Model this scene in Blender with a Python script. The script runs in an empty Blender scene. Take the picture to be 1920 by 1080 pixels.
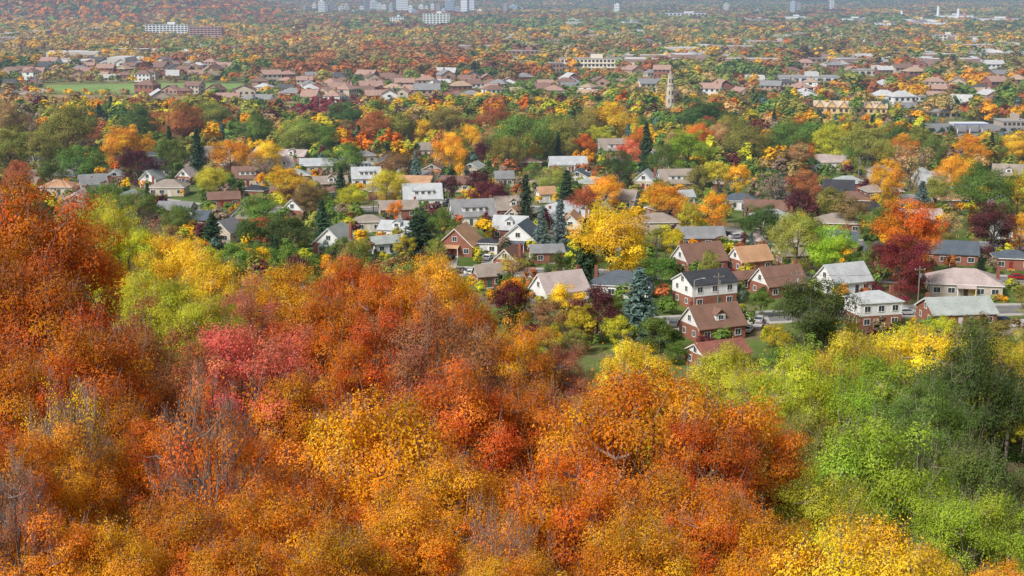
import bpy, math, random, mathutils
import numpy as np
R_=math.radians
rnd=random.Random(11); rng=np.random.default_rng(11)
S=bpy.context.scene; COL=S.collection
F=2637.0; TH=R_(12.1); CH=70.0; ct,st=math.cos(TH),math.sin(TH)
def ray(px,py):
    a=(px-960)/F; b=(540-py)/F
    return (a, ct+b*st, -st+b*ct)
def G(px,py,z=0.0):
    d=ray(px,py); t=(z-CH)/d[2]; return (d[0]*t, d[1]*t)
def atY(px,py,Y):
    d=ray(px,py); t=Y/d[1]; return (d[0]*t, Y, CH+d[2]*t)
def proj(x,y,z):
    dz=z-CH; zc=y*ct-dz*st; yc=y*st+dz*ct
    return 960+F*x/zc, 540-F*yc/zc, zc
def sm(a,b,t):
    t=np.clip((t-a)/(b-a),0,1); return t*t*(3-2*t)
PY=[-200,0,30,60,100,140,180,230,262]; PZ=[70,64,44,29,21,15,9,2,0]
def terrain(x,y):
    x=np.asarray(x,float); y=np.asarray(y,float)
    u=x/np.maximum(y,40)
    k=1+0.38*sm(0.05,0.3,-u)*sm(50,85,y)-0.45*sm(0.0,0.3,u)*sm(20,60,y)
    z=np.interp(y,PY,PZ)*k
    z=z+140*sm(2500,3700,y)*sm(0.135,0.31,-u)*(1+.15*np.sin(x*.004+1))
    z=z+170*sm(5000,8200,y)
    return z
def T(x,y): return float(terrain(x,y))

# ------------------------------------------------------------------ materials
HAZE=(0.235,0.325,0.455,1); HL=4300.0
def newmat(name):
    m=bpy.data.materials.new(name); m.use_nodes=True; nt=m.node_tree
    for n in list(nt.nodes): nt.nodes.remove(n)
    return m,nt
def mix_painted_haze(nt,sh):  # paints aerial haze into each material: emission mixed in by distance from origin
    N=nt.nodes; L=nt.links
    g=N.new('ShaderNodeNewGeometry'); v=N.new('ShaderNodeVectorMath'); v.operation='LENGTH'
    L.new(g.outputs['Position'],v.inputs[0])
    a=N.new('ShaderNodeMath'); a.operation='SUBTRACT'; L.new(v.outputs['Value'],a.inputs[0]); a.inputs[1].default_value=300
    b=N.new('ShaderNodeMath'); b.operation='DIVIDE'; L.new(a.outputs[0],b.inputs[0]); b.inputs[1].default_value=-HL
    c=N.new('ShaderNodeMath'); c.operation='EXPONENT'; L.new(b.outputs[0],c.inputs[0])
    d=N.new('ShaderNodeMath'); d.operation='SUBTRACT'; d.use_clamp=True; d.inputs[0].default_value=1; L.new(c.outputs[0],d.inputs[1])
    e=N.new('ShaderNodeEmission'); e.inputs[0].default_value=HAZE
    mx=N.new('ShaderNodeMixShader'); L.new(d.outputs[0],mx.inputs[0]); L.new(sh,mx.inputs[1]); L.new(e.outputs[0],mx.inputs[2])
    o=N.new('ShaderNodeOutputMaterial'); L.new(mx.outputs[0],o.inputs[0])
MC={}
def solid(rgb,var=0.25,scale=1.5,rough=.85,kind='n',spec=.2):
    key=(tuple(rgb),var,scale,rough,kind)
    if key in MC: return MC[key]
    m,nt=newmat('paint'); N=nt.nodes; L=nt.links
    p=N.new('ShaderNodeBsdfPrincipled'); p.inputs['Roughness'].default_value=rough; p.inputs['Specular IOR Level'].default_value=spec
    tc=N.new('ShaderNodeTexCoord'); mp=N.new('ShaderNodeMapping'); L.new(tc.outputs['Object'],mp.inputs[0])
    if kind=='roof': mp.inputs['Scale'].default_value=(.5,.5,4)
    if kind=='siding': mp.inputs['Scale'].default_value=(.2,.2,5)
    no=N.new('ShaderNodeTexNoise'); no.inputs['Scale'].default_value=scale; no.inputs['Detail'].default_value=6; L.new(mp.outputs[0],no.inputs[0])
    no2=N.new('ShaderNodeTexNoise'); no2.inputs['Scale'].default_value=.35; no2.inputs['Detail'].default_value=3; L.new(tc.outputs['Object'],no2.inputs[0])
    ad=N.new('ShaderNodeMath'); ad.operation='ADD'; L.new(no.outputs['Fac'],ad.inputs[0]); L.new(no2.outputs['Fac'],ad.inputs[1])
    mr=N.new('ShaderNodeMapRange'); mr.inputs[1].default_value=.65; mr.inputs[2].default_value=1.35; mr.inputs[3].default_value=1-var; mr.inputs[4].default_value=1+var; L.new(ad.outputs[0],mr.inputs[0])
    vm=N.new('ShaderNodeVectorMath'); vm.operation='SCALE'; vm.inputs[0].default_value=rgb[:3]; L.new(mr.outputs[0],vm.inputs['Scale'])
    L.new(vm.outputs[0],p.inputs['Base Color'])
    mix_painted_haze(nt,p.outputs[0]); MC[key]=m; return m
def foliage(name,attr_col):
    m,nt=newmat(name); N=nt.nodes; L=nt.links
    at=N.new('ShaderNodeAttribute'); at.attribute_name='tint'
    sp=N.new('ShaderNodeSeparateColor'); L.new(at.outputs['Color'],sp.inputs[0])
    if attr_col:
        col=at.outputs['Color']
    else:
        oi=N.new('ShaderNodeObjectInfo')
        hs=N.new('ShaderNodeHueSaturation'); L.new(oi.outputs['Color'],hs.inputs['Color'])
        mh=N.new('ShaderNodeMapRange'); mh.inputs[3].default_value=.478; mh.inputs[4].default_value=.523; L.new(sp.outputs[1],mh.inputs[0])
        L.new(mh.outputs[0],hs.inputs['Hue'])
        mv=N.new('ShaderNodeMapRange'); mv.inputs[3].default_value=.5; mv.inputs[4].default_value=1.42; L.new(sp.outputs[0],mv.inputs[0])
        L.new(mv.outputs[0],hs.inputs['Value'])
        ms=N.new('ShaderNodeMapRange'); ms.inputs[3].default_value=1.04; ms.inputs[4].default_value=.92; L.new(sp.outputs[2],ms.inputs[0])
        L.new(ms.outputs[0],hs.inputs['Saturation'])
        col=hs.outputs[0]
    d=N.new('ShaderNodeBsdfDiffuse'); t=N.new('ShaderNodeBsdfTranslucent'); L.new(col,d.inputs[0]); L.new(col,t.inputs[0])
    mx=N.new('ShaderNodeMixShader'); mx.inputs[0].default_value=.25; L.new(d.outputs[0],mx.inputs[1]); L.new(t.outputs[0],mx.inputs[2])
    mix_painted_haze(nt,mx.outputs[0]); return m
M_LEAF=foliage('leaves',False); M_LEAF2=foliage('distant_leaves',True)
M_BARK=solid((.19,.155,.135),.35,3)
M_TWIG=solid((.29,.23,.20),.3,3)
M_GLASS=solid((.045,.055,.065),.3,1,.15,'n',.5)
M_WHITE=solid((.78,.77,.75),.07,2,.7,'siding')
BRICK=(.30,.125,.085); WHITE=(.78,.77,.75); BEIGE=(.56,.47,.37); STONE=(.48,.43,.36)
M_CHIM=solid((.26,.10,.07),.3,6)
def objroof():
    m,nt=newmat('roof_shingle'); N=nt.nodes; L=nt.links
    oi=N.new('ShaderNodeObjectInfo'); tc=N.new('ShaderNodeTexCoord'); no=N.new('ShaderNodeTexNoise'); no.inputs['Scale'].default_value=.8; no.inputs['Detail'].default_value=5
    L.new(tc.outputs['Object'],no.inputs[0]); mr=N.new('ShaderNodeMapRange'); mr.inputs[3].default_value=.6; mr.inputs[4].default_value=1.4; L.new(no.outputs['Fac'],mr.inputs[0])
    vm=N.new('ShaderNodeVectorMath'); vm.operation='SCALE'; L.new(oi.outputs['Color'],vm.inputs[0]); L.new(mr.outputs[0],vm.inputs['Scale'])
    d=N.new('ShaderNodeBsdfDiffuse'); L.new(vm.outputs[0],d.inputs[0]); mix_painted_haze(nt,d.outputs[0]); return m
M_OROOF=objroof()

# ------------------------------------------------------------------ mesh helpers
class MB:
    def __init__(s): s.v=[]; s.f=[]; s.m=[]
    def poly(s,pts,m=0):
        b=len(s.v); s.v+= [tuple(p) for p in pts]; s.f.append(tuple(range(b,b+len(pts)))); s.m.append(m)
    def box(s,cx,cy,cz,sx,sy,sz,m=0,rz=0):
        b=len(s.v); c,n=math.cos(rz),math.sin(rz)
        for dz in (-1,1):
            for dx,dy in ((-1,-1),(1,-1),(1,1),(-1,1)):
                x=dx*sx/2; y=dy*sy/2
                s.v.append((cx+x*c-y*n,cy+x*n+y*c,cz+dz*sz/2))
        for f in ((3,2,1,0),(4,5,6,7),(0,1,5,4),(1,2,6,5),(2,3,7,6),(3,0,4,7)):
            s.f.append(tuple(b+i for i in f)); s.m.append(m)
    def extr(s,poly,axis,a,b_,m=0):
        n=len(poly); b=len(s.v)
        for t in (a,b_):
            for p,q in poly:
                s.v.append((t,p,q) if axis=='x' else ((p,t,q) if axis=='y' else (p,q,t)))
        s.f.append(tuple(range(b+n-1,b-1,-1))); s.m.append(m)
        s.f.append(tuple(range(b+n,b+2*n))); s.m.append(m)
        for i in range(n):
            j=(i+1)%n; s.f.append((b+i,b+j,b+n+j,b+n+i)); s.m.append(m)
    def tube(s,p0,p1,r0,r1,n=5,m=0):
        d=np.array(p1,float)-np.array(p0,float); l=np.linalg.norm(d)
        if l<1e-6: return
        d/=l; a=np.array((0,0,1.)) if abs(d[2])<.9 else np.array((1.,0,0))
        e=np.cross(d,a); e/=np.linalg.norm(e); g=np.cross(d,e); b=len(s.v)
        for p,r in ((p0,r0),(p1,r1)):
            for i in range(n):
                t=2*math.pi*i/n; q=e*(math.cos(t)*r)+g*(math.sin(t)*r)
                s.v.append((p[0]+q[0],p[1]+q[1],p[2]+q[2]))
        for i in range(n):
            j=(i+1)%n; s.f.append((b+i,b+j,b+n+j,b+n+i)); s.m.append(m)
        s.f.append(tuple(b+n+i for i in range(n))); s.m.append(m)
        s.f.append(tuple(b+n-1-i for i in range(n))); s.m.append(m)
    def mesh(s,name,mats):
        me=bpy.data.meshes.new(name); me.from_pydata(s.v,[],s.f)
        for m in mats: me.materials.append(m)
        if len(mats)>1: me.polygons.foreach_set('material_index',s.m)
        me.update(); return me
def mk(name,me,parent=None,loc=(0,0,0),rz=0):
    o=bpy.data.objects.new(name,me); COL.objects.link(o); o.parent=parent; o.location=loc; o.rotation_euler=(0,0,rz); return o
def tag(o,label=None,cat=None,group=None,kind=None):
    if label: o['label']=label
    if cat: o['category']=cat
    if group: o['group']=group
    if kind: o['kind']=kind
    return o
def leafmesh(name,C,Nn,s,tint,mat,asp=.62):
    n=len(C); Nn=Nn/np.maximum(np.linalg.norm(Nn,axis=1,keepdims=True),1e-6)
    rv=rng.normal(size=(n,3)); t=np.cross(Nn,rv); t/=np.maximum(np.linalg.norm(t,axis=1,keepdims=True),1e-6)
    b=np.cross(Nn,t); s=np.asarray(s).reshape(-1,1)
    V=np.stack([C+t*s,C+b*s*asp,C-t*s,C-b*s*asp],1).reshape(-1,3)
    me=bpy.data.meshes.new(name); me.vertices.add(4*n); me.vertices.foreach_set('co',V.astype(np.float32).ravel())
    me.loops.add(4*n); me.loops.foreach_set('vertex_index',np.arange(4*n,dtype=np.int32))
    me.polygons.add(n); me.polygons.foreach_set('loop_start',np.arange(0,4*n,4,dtype=np.int32))
    me.update(calc_edges=True)
    ca=me.color_attributes.new('tint','FLOAT_COLOR','POINT')
    A=np.ones((4*n,4),np.float32); A[:,:3]=np.repeat(tint,4,axis=0); ca.data.foreach_set('color',A.ravel())
    me.materials.append(mat); return me

# ------------------------------------------------------------------ tree prototypes (height 14, crown radius 6)
PH=14.0
def make_round(seed,ncl,nleaf,ls,crr,near=False,bare=0.0,base=.14,flat=.7,fuzz=.05):
    r=np.random.default_rng(seed); Hh=PH; Rr=6.0
    d0=r.normal(size=(ncl,3)); d0/=np.linalg.norm(d0,axis=1,keepdims=True); d0[:,2]=np.where(r.random(ncl)<.5,np.abs(d0[:,2]),d0[:,2])
    ang=np.arctan2(d0[:,1],d0[:,0])
    lob=1+.15*np.sin(ang*3+seed)+.13*np.sin(ang*5+2*seed)*np.cos(d0[:,2]*5)+r.normal(0,.13,ncl)
    fr=r.uniform(.2,1,ncl)**.33
    zc=Hh*(.48+base*.35); az=Hh-zc-.9
    z=d0[:,2]*np.where(d0[:,2]>0,az,zc-base*Hh)
    C=np.stack([d0[:,0]*Rr*.9*lob*fr,d0[:,1]*Rr*.9*lob*fr,zc+z*fr*(.5+.5*lob)],1)
    cr=crr*r.uniform(.45,1.3,ncl)
    cent=np.array([0,0,zc-2.0])
    ci=r.choice(ncl,nleaf,p=cr**2/np.sum(cr**2))
    d=r.normal(size=(nleaf,3)); d/=np.linalg.norm(d,axis=1,keepdims=True)
    d[:,2]=np.where(r.random(nleaf)<.6,np.abs(d[:,2]),d[:,2])
    rr=cr[ci]*r.uniform(.2,1.0,nleaf)**.45*(1+.26*np.sin(d[:,0]*7+ci)*np.sin(d[:,1]*7+2*ci))
    P=C[ci]+d*rr[:,None]*np.array([1.0,1.0,flat])
    out0=C[ci]-cent; out0/=np.linalg.norm(out0,axis=1,keepdims=True)
    P[:,2]+= (d[:,0]*out0[:,0]+d[:,1]*out0[:,1])*rr*.2
    sp=r.random(nleaf)<fuzz
    out=P-cent; out/=np.linalg.norm(out,axis=1,keepdims=True)
    P[sp]+=(out[sp]*.5+np.array([0,0,.6]))*np.abs(r.normal(0,.6,(sp.sum(),1)))
    Nn=d*.8+out*.4+np.array([0,0,.3])+r.normal(0,.36,(nleaf,3))
    cv=np.clip(r.normal(.5,.19,ncl),0,1); chv=np.clip(r.normal(.5,.26,ncl),0,1)
    tint=np.stack([np.clip(cv[ci]+r.normal(0,.09,nleaf),0,1),np.clip(chv[ci]+r.normal(0,.09,nleaf),0,1),r.random(nleaf)],1)
    size=ls*r.uniform(.55,1.25,nleaf)
    if bare>0:
        keep=r.random(nleaf)>bare; P,Nn,tint,size=P[keep],Nn[keep],tint[keep],size[keep]
    leaf=leafmesh('crown',P,Nn,size,tint,M_LEAF)
    mb=MB(); fork=Hh*.24; w_=1.25 if (bare>.4 and near) else 1.0
    pts=[(.1,0,-14),(0,0,-1.5),(.12,.05,fork*.5),(0,0,fork),(.2,-.1,Hh*.5),(0,.1,Hh*.8)]
    rs=[.34,.30,.26,.22,.14,.05]
    for i in range(5): mb.tube(pts[i],pts[i+1],rs[i]*w_,rs[i+1]*w_,7 if near else 5)
    nl=9; limbs=[]
    for i in range(nl):
        a=2*math.pi*i/nl+r.uniform(-.3,.3); e=r.uniform(.45,1.0)
        p0=np.array([0,0,fork+(Hh*.3)*(i/nl)]); p2=np.array([math.cos(a)*Rr*.55*e,math.sin(a)*Rr*.55*e,Hh*(.52+.3*r.random())])
        p1=(p0+p2)/2+np.array([math.cos(a),math.sin(a),-.4])*.5
        mb.tube(p0,p1,.14*w_,.10*w_,5); mb.tube(p1,p2,.10*w_,.05*w_,5); limbs.append((p1,p2))
    L1=np.array([l[0] for l in limbs]); L2=np.array([l[1] for l in limbs])
    for k in range(ncl if (near or bare>0) else ncl//3):
        c=C[k]; cand=np.concatenate([L1,L2]); dd=np.linalg.norm(cand-c,axis=1)+3*(cand[:,2]>c[2])
        s=cand[np.argmin(dd)]; mid=(s+c)/2+np.array([0,0,-.25])
        mb.tube(s,mid,.055*w_,.04*w_,4,1); mb.tube(mid,c,.04*w_,.02*w_,4,1)
        if near:
            nt_=8 if bare>.4 else 4
            for q in range(nt_):
                dv=r.normal(size=3)*.7; dv[2]=abs(dv[2])+.8; dv/=np.linalg.norm(dv); e=c+dv*cr[k]*r.uniform(.8,1.45)
                mb.tube(c,e,.02*w_,.008*w_,3,1)
                if bare>.4:
                    for w in range(2):
                        s2=c+(e-c)*r.uniform(.3,.8); d2=dv+r.normal(0,.4,3); d2/=np.linalg.norm(d2)
                        mb.tube(s2,s2+d2*cr[k]*.6,.014,.007,3,1)
    return leaf,mb.mesh('trunk',[M_BARK,M_TWIG])
def make_spruce(seed,tiers,per,seg,ls):
    r=np.random.default_rng(seed); P=[];Nn=[];tv=[]
    Hh=PH;Rr=3.3
    for i in range(tiers):
        t=i/tiers; z=1.0+(Hh-1.4)*t; R=Rr*(1-t)**.8*(1+r.normal(0,.08))+.12
        for k in range(max(5,int(per*(1-t*.6)))):
            a=r.uniform(0,2*math.pi); L=R*r.uniform(.72,1.15); cv=np.clip(r.normal(.5,.16),0,1)
            for q in range(seg):
                f=(q+r.random())/seg; w=.12*R*(1-f)+.15
                P.append((math.cos(a)*L*f+r.normal(0,w),math.sin(a)*L*f+r.normal(0,w),z-.22*L*f+.12*L*f*f+r.normal(0,.12)))
                Nn.append((math.cos(a)*.6+r.normal(0,.4),math.sin(a)*.6+r.normal(0,.4),.8+r.normal(0,.3)))
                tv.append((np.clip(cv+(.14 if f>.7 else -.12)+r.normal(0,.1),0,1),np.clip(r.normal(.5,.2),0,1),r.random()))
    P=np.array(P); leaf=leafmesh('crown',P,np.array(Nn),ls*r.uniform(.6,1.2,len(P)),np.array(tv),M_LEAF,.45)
    mb=MB(); mb.tube((0,0,-1),(0,0,7),.2,.12,6); mb.tube((0,0,7),(0,0,13.8),.12,.02,5)
    return leaf,mb.mesh('trunk',[M_BARK])
NEAR=[make_round(100+i,104,60000,.086,1.6,True,0,.12,.66,.06) for i in range(7)]
NEARS=[make_round(150+i,110,34000,.088,1.4,True,0,.12,.7) for i in range(2)]
NEARB=[make_round(200+i,110,24000,.09,1.25,True,.5,.12,.8,.25) for i in range(3)]
MID=[make_round(300+i,50,9500,.21,1.9,False,0,.03+.03*(i%3),.85) for i in range(8)]
BIG=[make_round(350+i,70,28000,.135,1.85,False,0,.03,.85) for i in range(4)]
MIDB=[make_round(400+i,90,5000,.24,1.3,False,.6,.1,.8) for i in range(2)]
SPR=[make_spruce(500+i,34,22,9,.34) for i in range(3)]

PAL={ # linear colour, word
'orange':((.84,.275,.02),'orange'),'deep':((.68,.185,.02),'burnt orange'),'ored':((.74,.17,.028),'orange red'),'red':((.84,.215,.12),'coral red'),
'rust':((.46,.16,.06),'rust red'),'rose':((.54,.19,.095),'dusty red'),'amber':((.88,.39,.02),'amber'),'gold':((.90,.50,.025),'golden'),
'yellow':((.90,.62,.03),'bright yellow'),'ygreen':((.60,.56,.045),'yellow green'),'bgreen':((.34,.47,.04),'bright green'),'green':((.17,.26,.055),'green'),
'olive':((.33,.32,.07),'olive'),'dgreen':((.095,.15,.045),'dark green'),'spruce':((.055,.095,.05),'dark green'),'bspruce':((.15,.22,.20),'blue grey'),
'maroon':((.14,.042,.048),'dark maroon'),'crimson':((.27,.045,.06),'crimson'),'tan':((.54,.36,.14),'tan'),'brown':((.31,.20,.08),'bronze brown'),'grey':((.34,.24,.17),'grey brown')}
WARM={'orange','deep','ored','red','rust','rose','amber','gold','yellow','crimson','maroon'}
def jit(c,a=.10,m=1):
    k=m*(1+rnd.uniform(-a,a)); return (c[0]*k*(1+rnd.uniform(-a,a)*.6),c[1]*k*(1+rnd.uniform(-a,a)*1.2),c[2]*k,1)
TREES=[]
def plant(x,y,z,Ht,Rw,form,col,zone):
    if form=='s': proto=rnd.choice(SPR); Rp=3.3; nm='spruce_tree'; k=Ht/PH; cz=0
    else:
        Rp=6.0
        if zone=='near': proto=rnd.choice(NEARB if form=='b' else (NEARS if form=='t' else NEAR))
        else: proto=rnd.choice(MIDB if form=='b' else (BIG if Rw>5.0 else MID))
        nm='bare_tree' if form=='b' else ('maple_tree' if col in WARM else 'broadleaf_tree')
        s=Rw/Rp; k=min(max(Ht/PH,s*.85),s*(1.38 if form!='b' else 2.2)); cz=Ht-k*PH
        if zone=='mid': k=max(k,s*.8); cz=Ht-k*PH
        elif cz<0: k=Ht/PH; cz=0
    root=bpy.data.objects.new(nm,None); COL.objects.link(root); root.empty_display_size=.5
    root.location=(x,y,z); root.rotation_euler=(0,0,rnd.uniform(0,6.28))
    mul=1.0
    if zone=='near':
        if col in ('green','olive','dgreen'): mul=.9
        elif col in WARM and col not in ('yellow','red','gold'): mul=.88
    for n,me in (('crown',proto[0]),('trunk',proto[1])):
        c=mk(n,me,root,(0,0,cz)); c.scale=(Rw/Rp,Rw/Rp,k)
        if n=='crown': c.color=jit(PAL[col][0],.12,mul)
    px,py,zc=proj(x,y,z+Ht*.6)
    TREES.append(dict(o=root,px=px,py=py,Y=y,form=form,col=col,zone=zone,Ht=Ht,R=Rw))
    return root

# ------------------------------------------------------------------ ground
def build_ground():
    Ys=np.concatenate([np.arange(-120,300,10.),np.geomspace(300,16000,110)]); us=np.linspace(-1.0,1.0,121)
    X=us[None,:]*(np.maximum(Ys,0)[:,None]*.8+220); Y=np.repeat(Ys[:,None],len(us),1); Z=terrain(X,Y)
    V=np.stack([X,Y,Z],-1).reshape(-1,3); nr,nc=len(Ys),len(us)
    f=[(i*nc+j,i*nc+j+1,(i+1)*nc+j+1,(i+1)*nc+j) for i in range(nr-1) for j in range(nc-1)]
    me=bpy.data.meshes.new('ground'); me.from_pydata([tuple(v) for v in V],[],f); me.update()
    m,nt=newmat('grass_and_soil'); N=nt.nodes; L=nt.links
    g=N.new('ShaderNodeNewGeometry')
    def noise(sc,det=6):
        n=N.new('ShaderNodeTexNoise'); n.inputs['Scale'].default_value=sc; n.inputs['Detail'].default_value=det; L.new(g.outputs['Position'],n.inputs[0]); return n
    n1=noise(.05); n2=noise(.012,8); n3=noise(.6)
    cr=N.new('ShaderNodeValToRGB'); cr.color_ramp.elements[0].position=.38; cr.color_ramp.elements[0].color=(.085,.125,.035,1); cr.color_ramp.elements[1].position=.62; cr.color_ramp.elements[1].color=(.20,.16,.10,1)
    e=cr.color_ramp.elements.new(.5); e.color=(.14,.19,.055,1)
    L.new(n1.outputs['Fac'],cr.inputs[0])
    cr2=N.new('ShaderNodeValToRGB'); cr2.color_ramp.elements[0].position=.35; cr2.color_ramp.elements[0].color=(.16,.18,.07,1); cr2.color_ramp.elements[1].position=.7; cr2.color_ramp.elements[1].color=(.36,.27,.12,1)
    L.new(n2.outputs['Fac'],cr2.inputs[0])
    sx=N.new('ShaderNodeSeparateXYZ'); L.new(g.outputs['Position'],sx.inputs[0])
    mr=N.new('ShaderNodeMapRange'); mr.inputs[1].default_value=700; mr.inputs[2].default_value=1500; L.new(sx.outputs[1],mr.inputs[0])
    mx=N.new('ShaderNodeMix'); mx.data_type='RGBA'; L.new(mr.outputs[0],mx.inputs[0]); L.new(cr.outputs[0],mx.inputs[6]); L.new(cr2.outputs[0],mx.inputs[7])
    mr2=N.new('ShaderNodeMapRange'); mr2.inputs[1].default_value=200; mr2.inputs[2].default_value=255; L.new(sx.outputs[1],mr2.inputs[0])
    mx2=N.new('ShaderNodeMix'); mx2.data_type='RGBA'; L.new(mr2.outputs[0],mx2.inputs[0]); mx2.inputs[6].default_value=(.07,.042,.022,1); L.new(mx.outputs[2],mx2.inputs[7])
    mv=N.new('ShaderNodeMapRange'); mv.inputs[3].default_value=.7; mv.inputs[4].default_value=1.3; L.new(n3.outputs['Fac'],mv.inputs[0])
    vm=N.new('ShaderNodeVectorMath'); vm.operation='SCALE'; L.new(mx2.outputs[2],vm.inputs[0]); L.new(mv.outputs[0],vm.inputs['Scale'])
    d=N.new('ShaderNodeBsdfDiffuse'); L.new(vm.outputs[0],d.inputs[0]); mix_painted_haze(nt,d.outputs[0])
    me.materials.append(m); tag(mk('ground',me),kind='structure')
build_ground()
ROADS=[]
M_ASPH=solid((.19,.19,.19),.18,.4); M_PAVE=solid((.44,.42,.39),.15,.6); M_MARK=solid((.6,.5,.15),.1,1)
def strip(mb,pts,off0,off1,z,thick=None):
    n=len(pts); L=[]
    for i in range(n):
        a=np.array(pts[max(i-1,0)]); b=np.array(pts[min(i+1,n-1)]); d=b-a; d/=np.linalg.norm(d); nn=np.array([-d[1],d[0]]); p=np.array(pts[i])
        q0=p+nn*off0; q1=p+nn*off1; L.append(((q0[0],q0[1],T(*q0)+z),(q1[0],q1[1],T(*q1)+z)))
    for i in range(n-1):
        mb.poly([L[i][0],L[i+1][0],L[i+1][1],L[i][1]])
        if thick:
            for k in (0,1):
                a,b=L[i][k],L[i+1][k]; mb.poly([a,b,(b[0],b[1],b[2]-thick),(a[0],a[1],a[2]-thick)])
def road(pp,w=8,side=True):
    pts=[G(*p) for p in pp]; fine=[]
    for a,b in zip(pts[:-1],pts[1:]):
        k=max(2,int(math.dist(a,b)/6))
        fine+=[(a[0]+(b[0]-a[0])*i/k,a[1]+(b[1]-a[1])*i/k) for i in range(k)]
    fine.append(pts[-1]); ROADS.append((np.array(fine),w/2+2))
    mb=MB(); strip(mb,fine,-w/2,w/2,.03); tag(mk('road',mb.mesh('road',[M_ASPH])),kind='structure')
    if side:
        for s in (-1,1):
            mb=MB(); strip(mb,fine,s*(w/2+.01),s*(w/2+1.8),.15,.2); tag(mk('pavement',mb.mesh('pavement',[M_PAVE])),kind='structure')
        mb=MB(); strip(mb,fine,-.07,.07,.04); tag(mk('road_marking',mb.mesh('road_marking',[M_MARK])),kind='structure')
road([(1215,607),(1340,600),(1450,595),(1560,588),(1700,584),(1950,580)])
road([(820,508),(1100,513),(1400,519),(1950,526)])
road([(1150,425),(1330,433),(1395,446),(1600,456),(1950,462)])
road([(470,394),(700,393),(850,377),(1000,392),(1130,402)])
road([(60,375),(250,372),(400,392)])
road([(1000,330),(1200,322),(1500,345),(1700,350)])
road([(960,168),(985,148),(975,118),(1010,92)],16,False)
def patch(name,pp,col,z=.06,var=.2):
    mb=MB(); mb.poly([(G(*p)[0],G(*p)[1],z) for p in pp]); return tag(mk(name,mb.mesh(name,[solid(col,var,.05)])),kind='structure')
patch('lawn',[(75,160),(300,156),(470,157),(462,169),(330,171),(230,176),(120,173),(70,167)],(.22,.33,.09),.06,.3)
patch('lawn',[(-30,97),(100,95),(130,101),(90,107),(-30,108)],(.22,.34,.09),.06,.25)
patch('lawn',[(1735,155),(1790,156),(1780,166),(1730,165)],(.15,.23,.08))
patch('meadow',[(-40,178),(230,179),(560,184),(640,197),(560,204),(-40,200)],(.32,.23,.12),.05,.4)
patch('meadow',[(1200,84),(1330,82),(1340,90),(1210,93)],(.28,.28,.15),.06,.3)
patch('meadow',[(1560,96),(1700,94),(1710,102),(1570,105)],(.25,.29,.14),.06,.3)
patch('bare_soil',[(-20,168),(60,163),(100,170),(60,177),(-20,178)],(.46,.40,.34),.07)
patch('parking_lot',[(1720,232),(1940,230),(1950,268),(1740,262)],(.24,.24,.245),.06)
patch('parking_lot',[(1190,148),(1560,146),(1600,158),(1200,162)],(.34,.34,.34),.06)
patch('water',[(1880,40),(1990,40),(2100,33),(1890,33)],(.3,.36,.42),.3,.05)
for pp in ([(1398,594),(1440,592),(1446,612),(1405,616)],[(1245,602),(1276,600),(1282,622),(1250,624)],[(1335,425),(1388,428),(1402,442),(1350,446)],[(838,470),(862,470),(855,505),(825,505)],[(905,478),(930,478),(930,508),(900,508)],[(1870,600),(1935,598),(1940,612),(1880,614)],[(1100,552),(1115,550),(1110,575),(1092,575)],[(640,470),(655,470),(650,500),(630,500)]):
    patch('driveway',pp,(.44,.42,.39),.09,.12)

# ------------------------------------------------------------------ houses
ROOF=dict(charcoal=(.05,.052,.06),brown=(.21,.12,.09),pink=(.44,.36,.34),light=(.44,.46,.47),ggrey=(.36,.39,.37),tan=(.48,.28,.16),slate=(.10,.12,.145),taupe=(.31,.26,.22),grey=(.24,.24,.245),red=(.26,.10,.08))
WC={}
def winmesh(w,h):
    k=(round(w,1),round(h,1))
    if k not in WC:
        a=MB(); a.box(0,-.015,0,w,.05,h)
        b=MB(); t=.10
        b.box(-w/2-t/2,-.03,0,t,.12,h+2*t); b.box(w/2+t/2,-.03,0,t,.12,h+2*t); b.box(0,-.03,h/2+t/2,w-.004,.12,t); b.box(0,-.05,-h/2-t/2,w-.004,.16,t)
        b.box(0,-.035,0,.05,.06,h-.01)
        WC[k]=(a.mesh('window',[M_GLASS]),b.mesh('frame',[M_WHITE]))
    return WC[k]
def window(par,x,y,z,w,h,rz=0):
    a,b=winmesh(w,h); o=mk('window',a,par,(x,y,z),rz); mk('frame',b,o); return o
def chevron(span,rise,over,th):
    e=span/2+over; k=rise/(span/2); ze=-over*k
    return [(-e,ze),(0,rise),(e,ze),(e,ze+th),(0,rise+th*1.15),(-e,ze+th)]
HOUSES=[]; FEAT=[]
DOORC=[(.25,.03,.03),(.6,.6,.58),(.05,.07,.12),(.12,.07,.04),(.05,.12,.08)]
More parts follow.
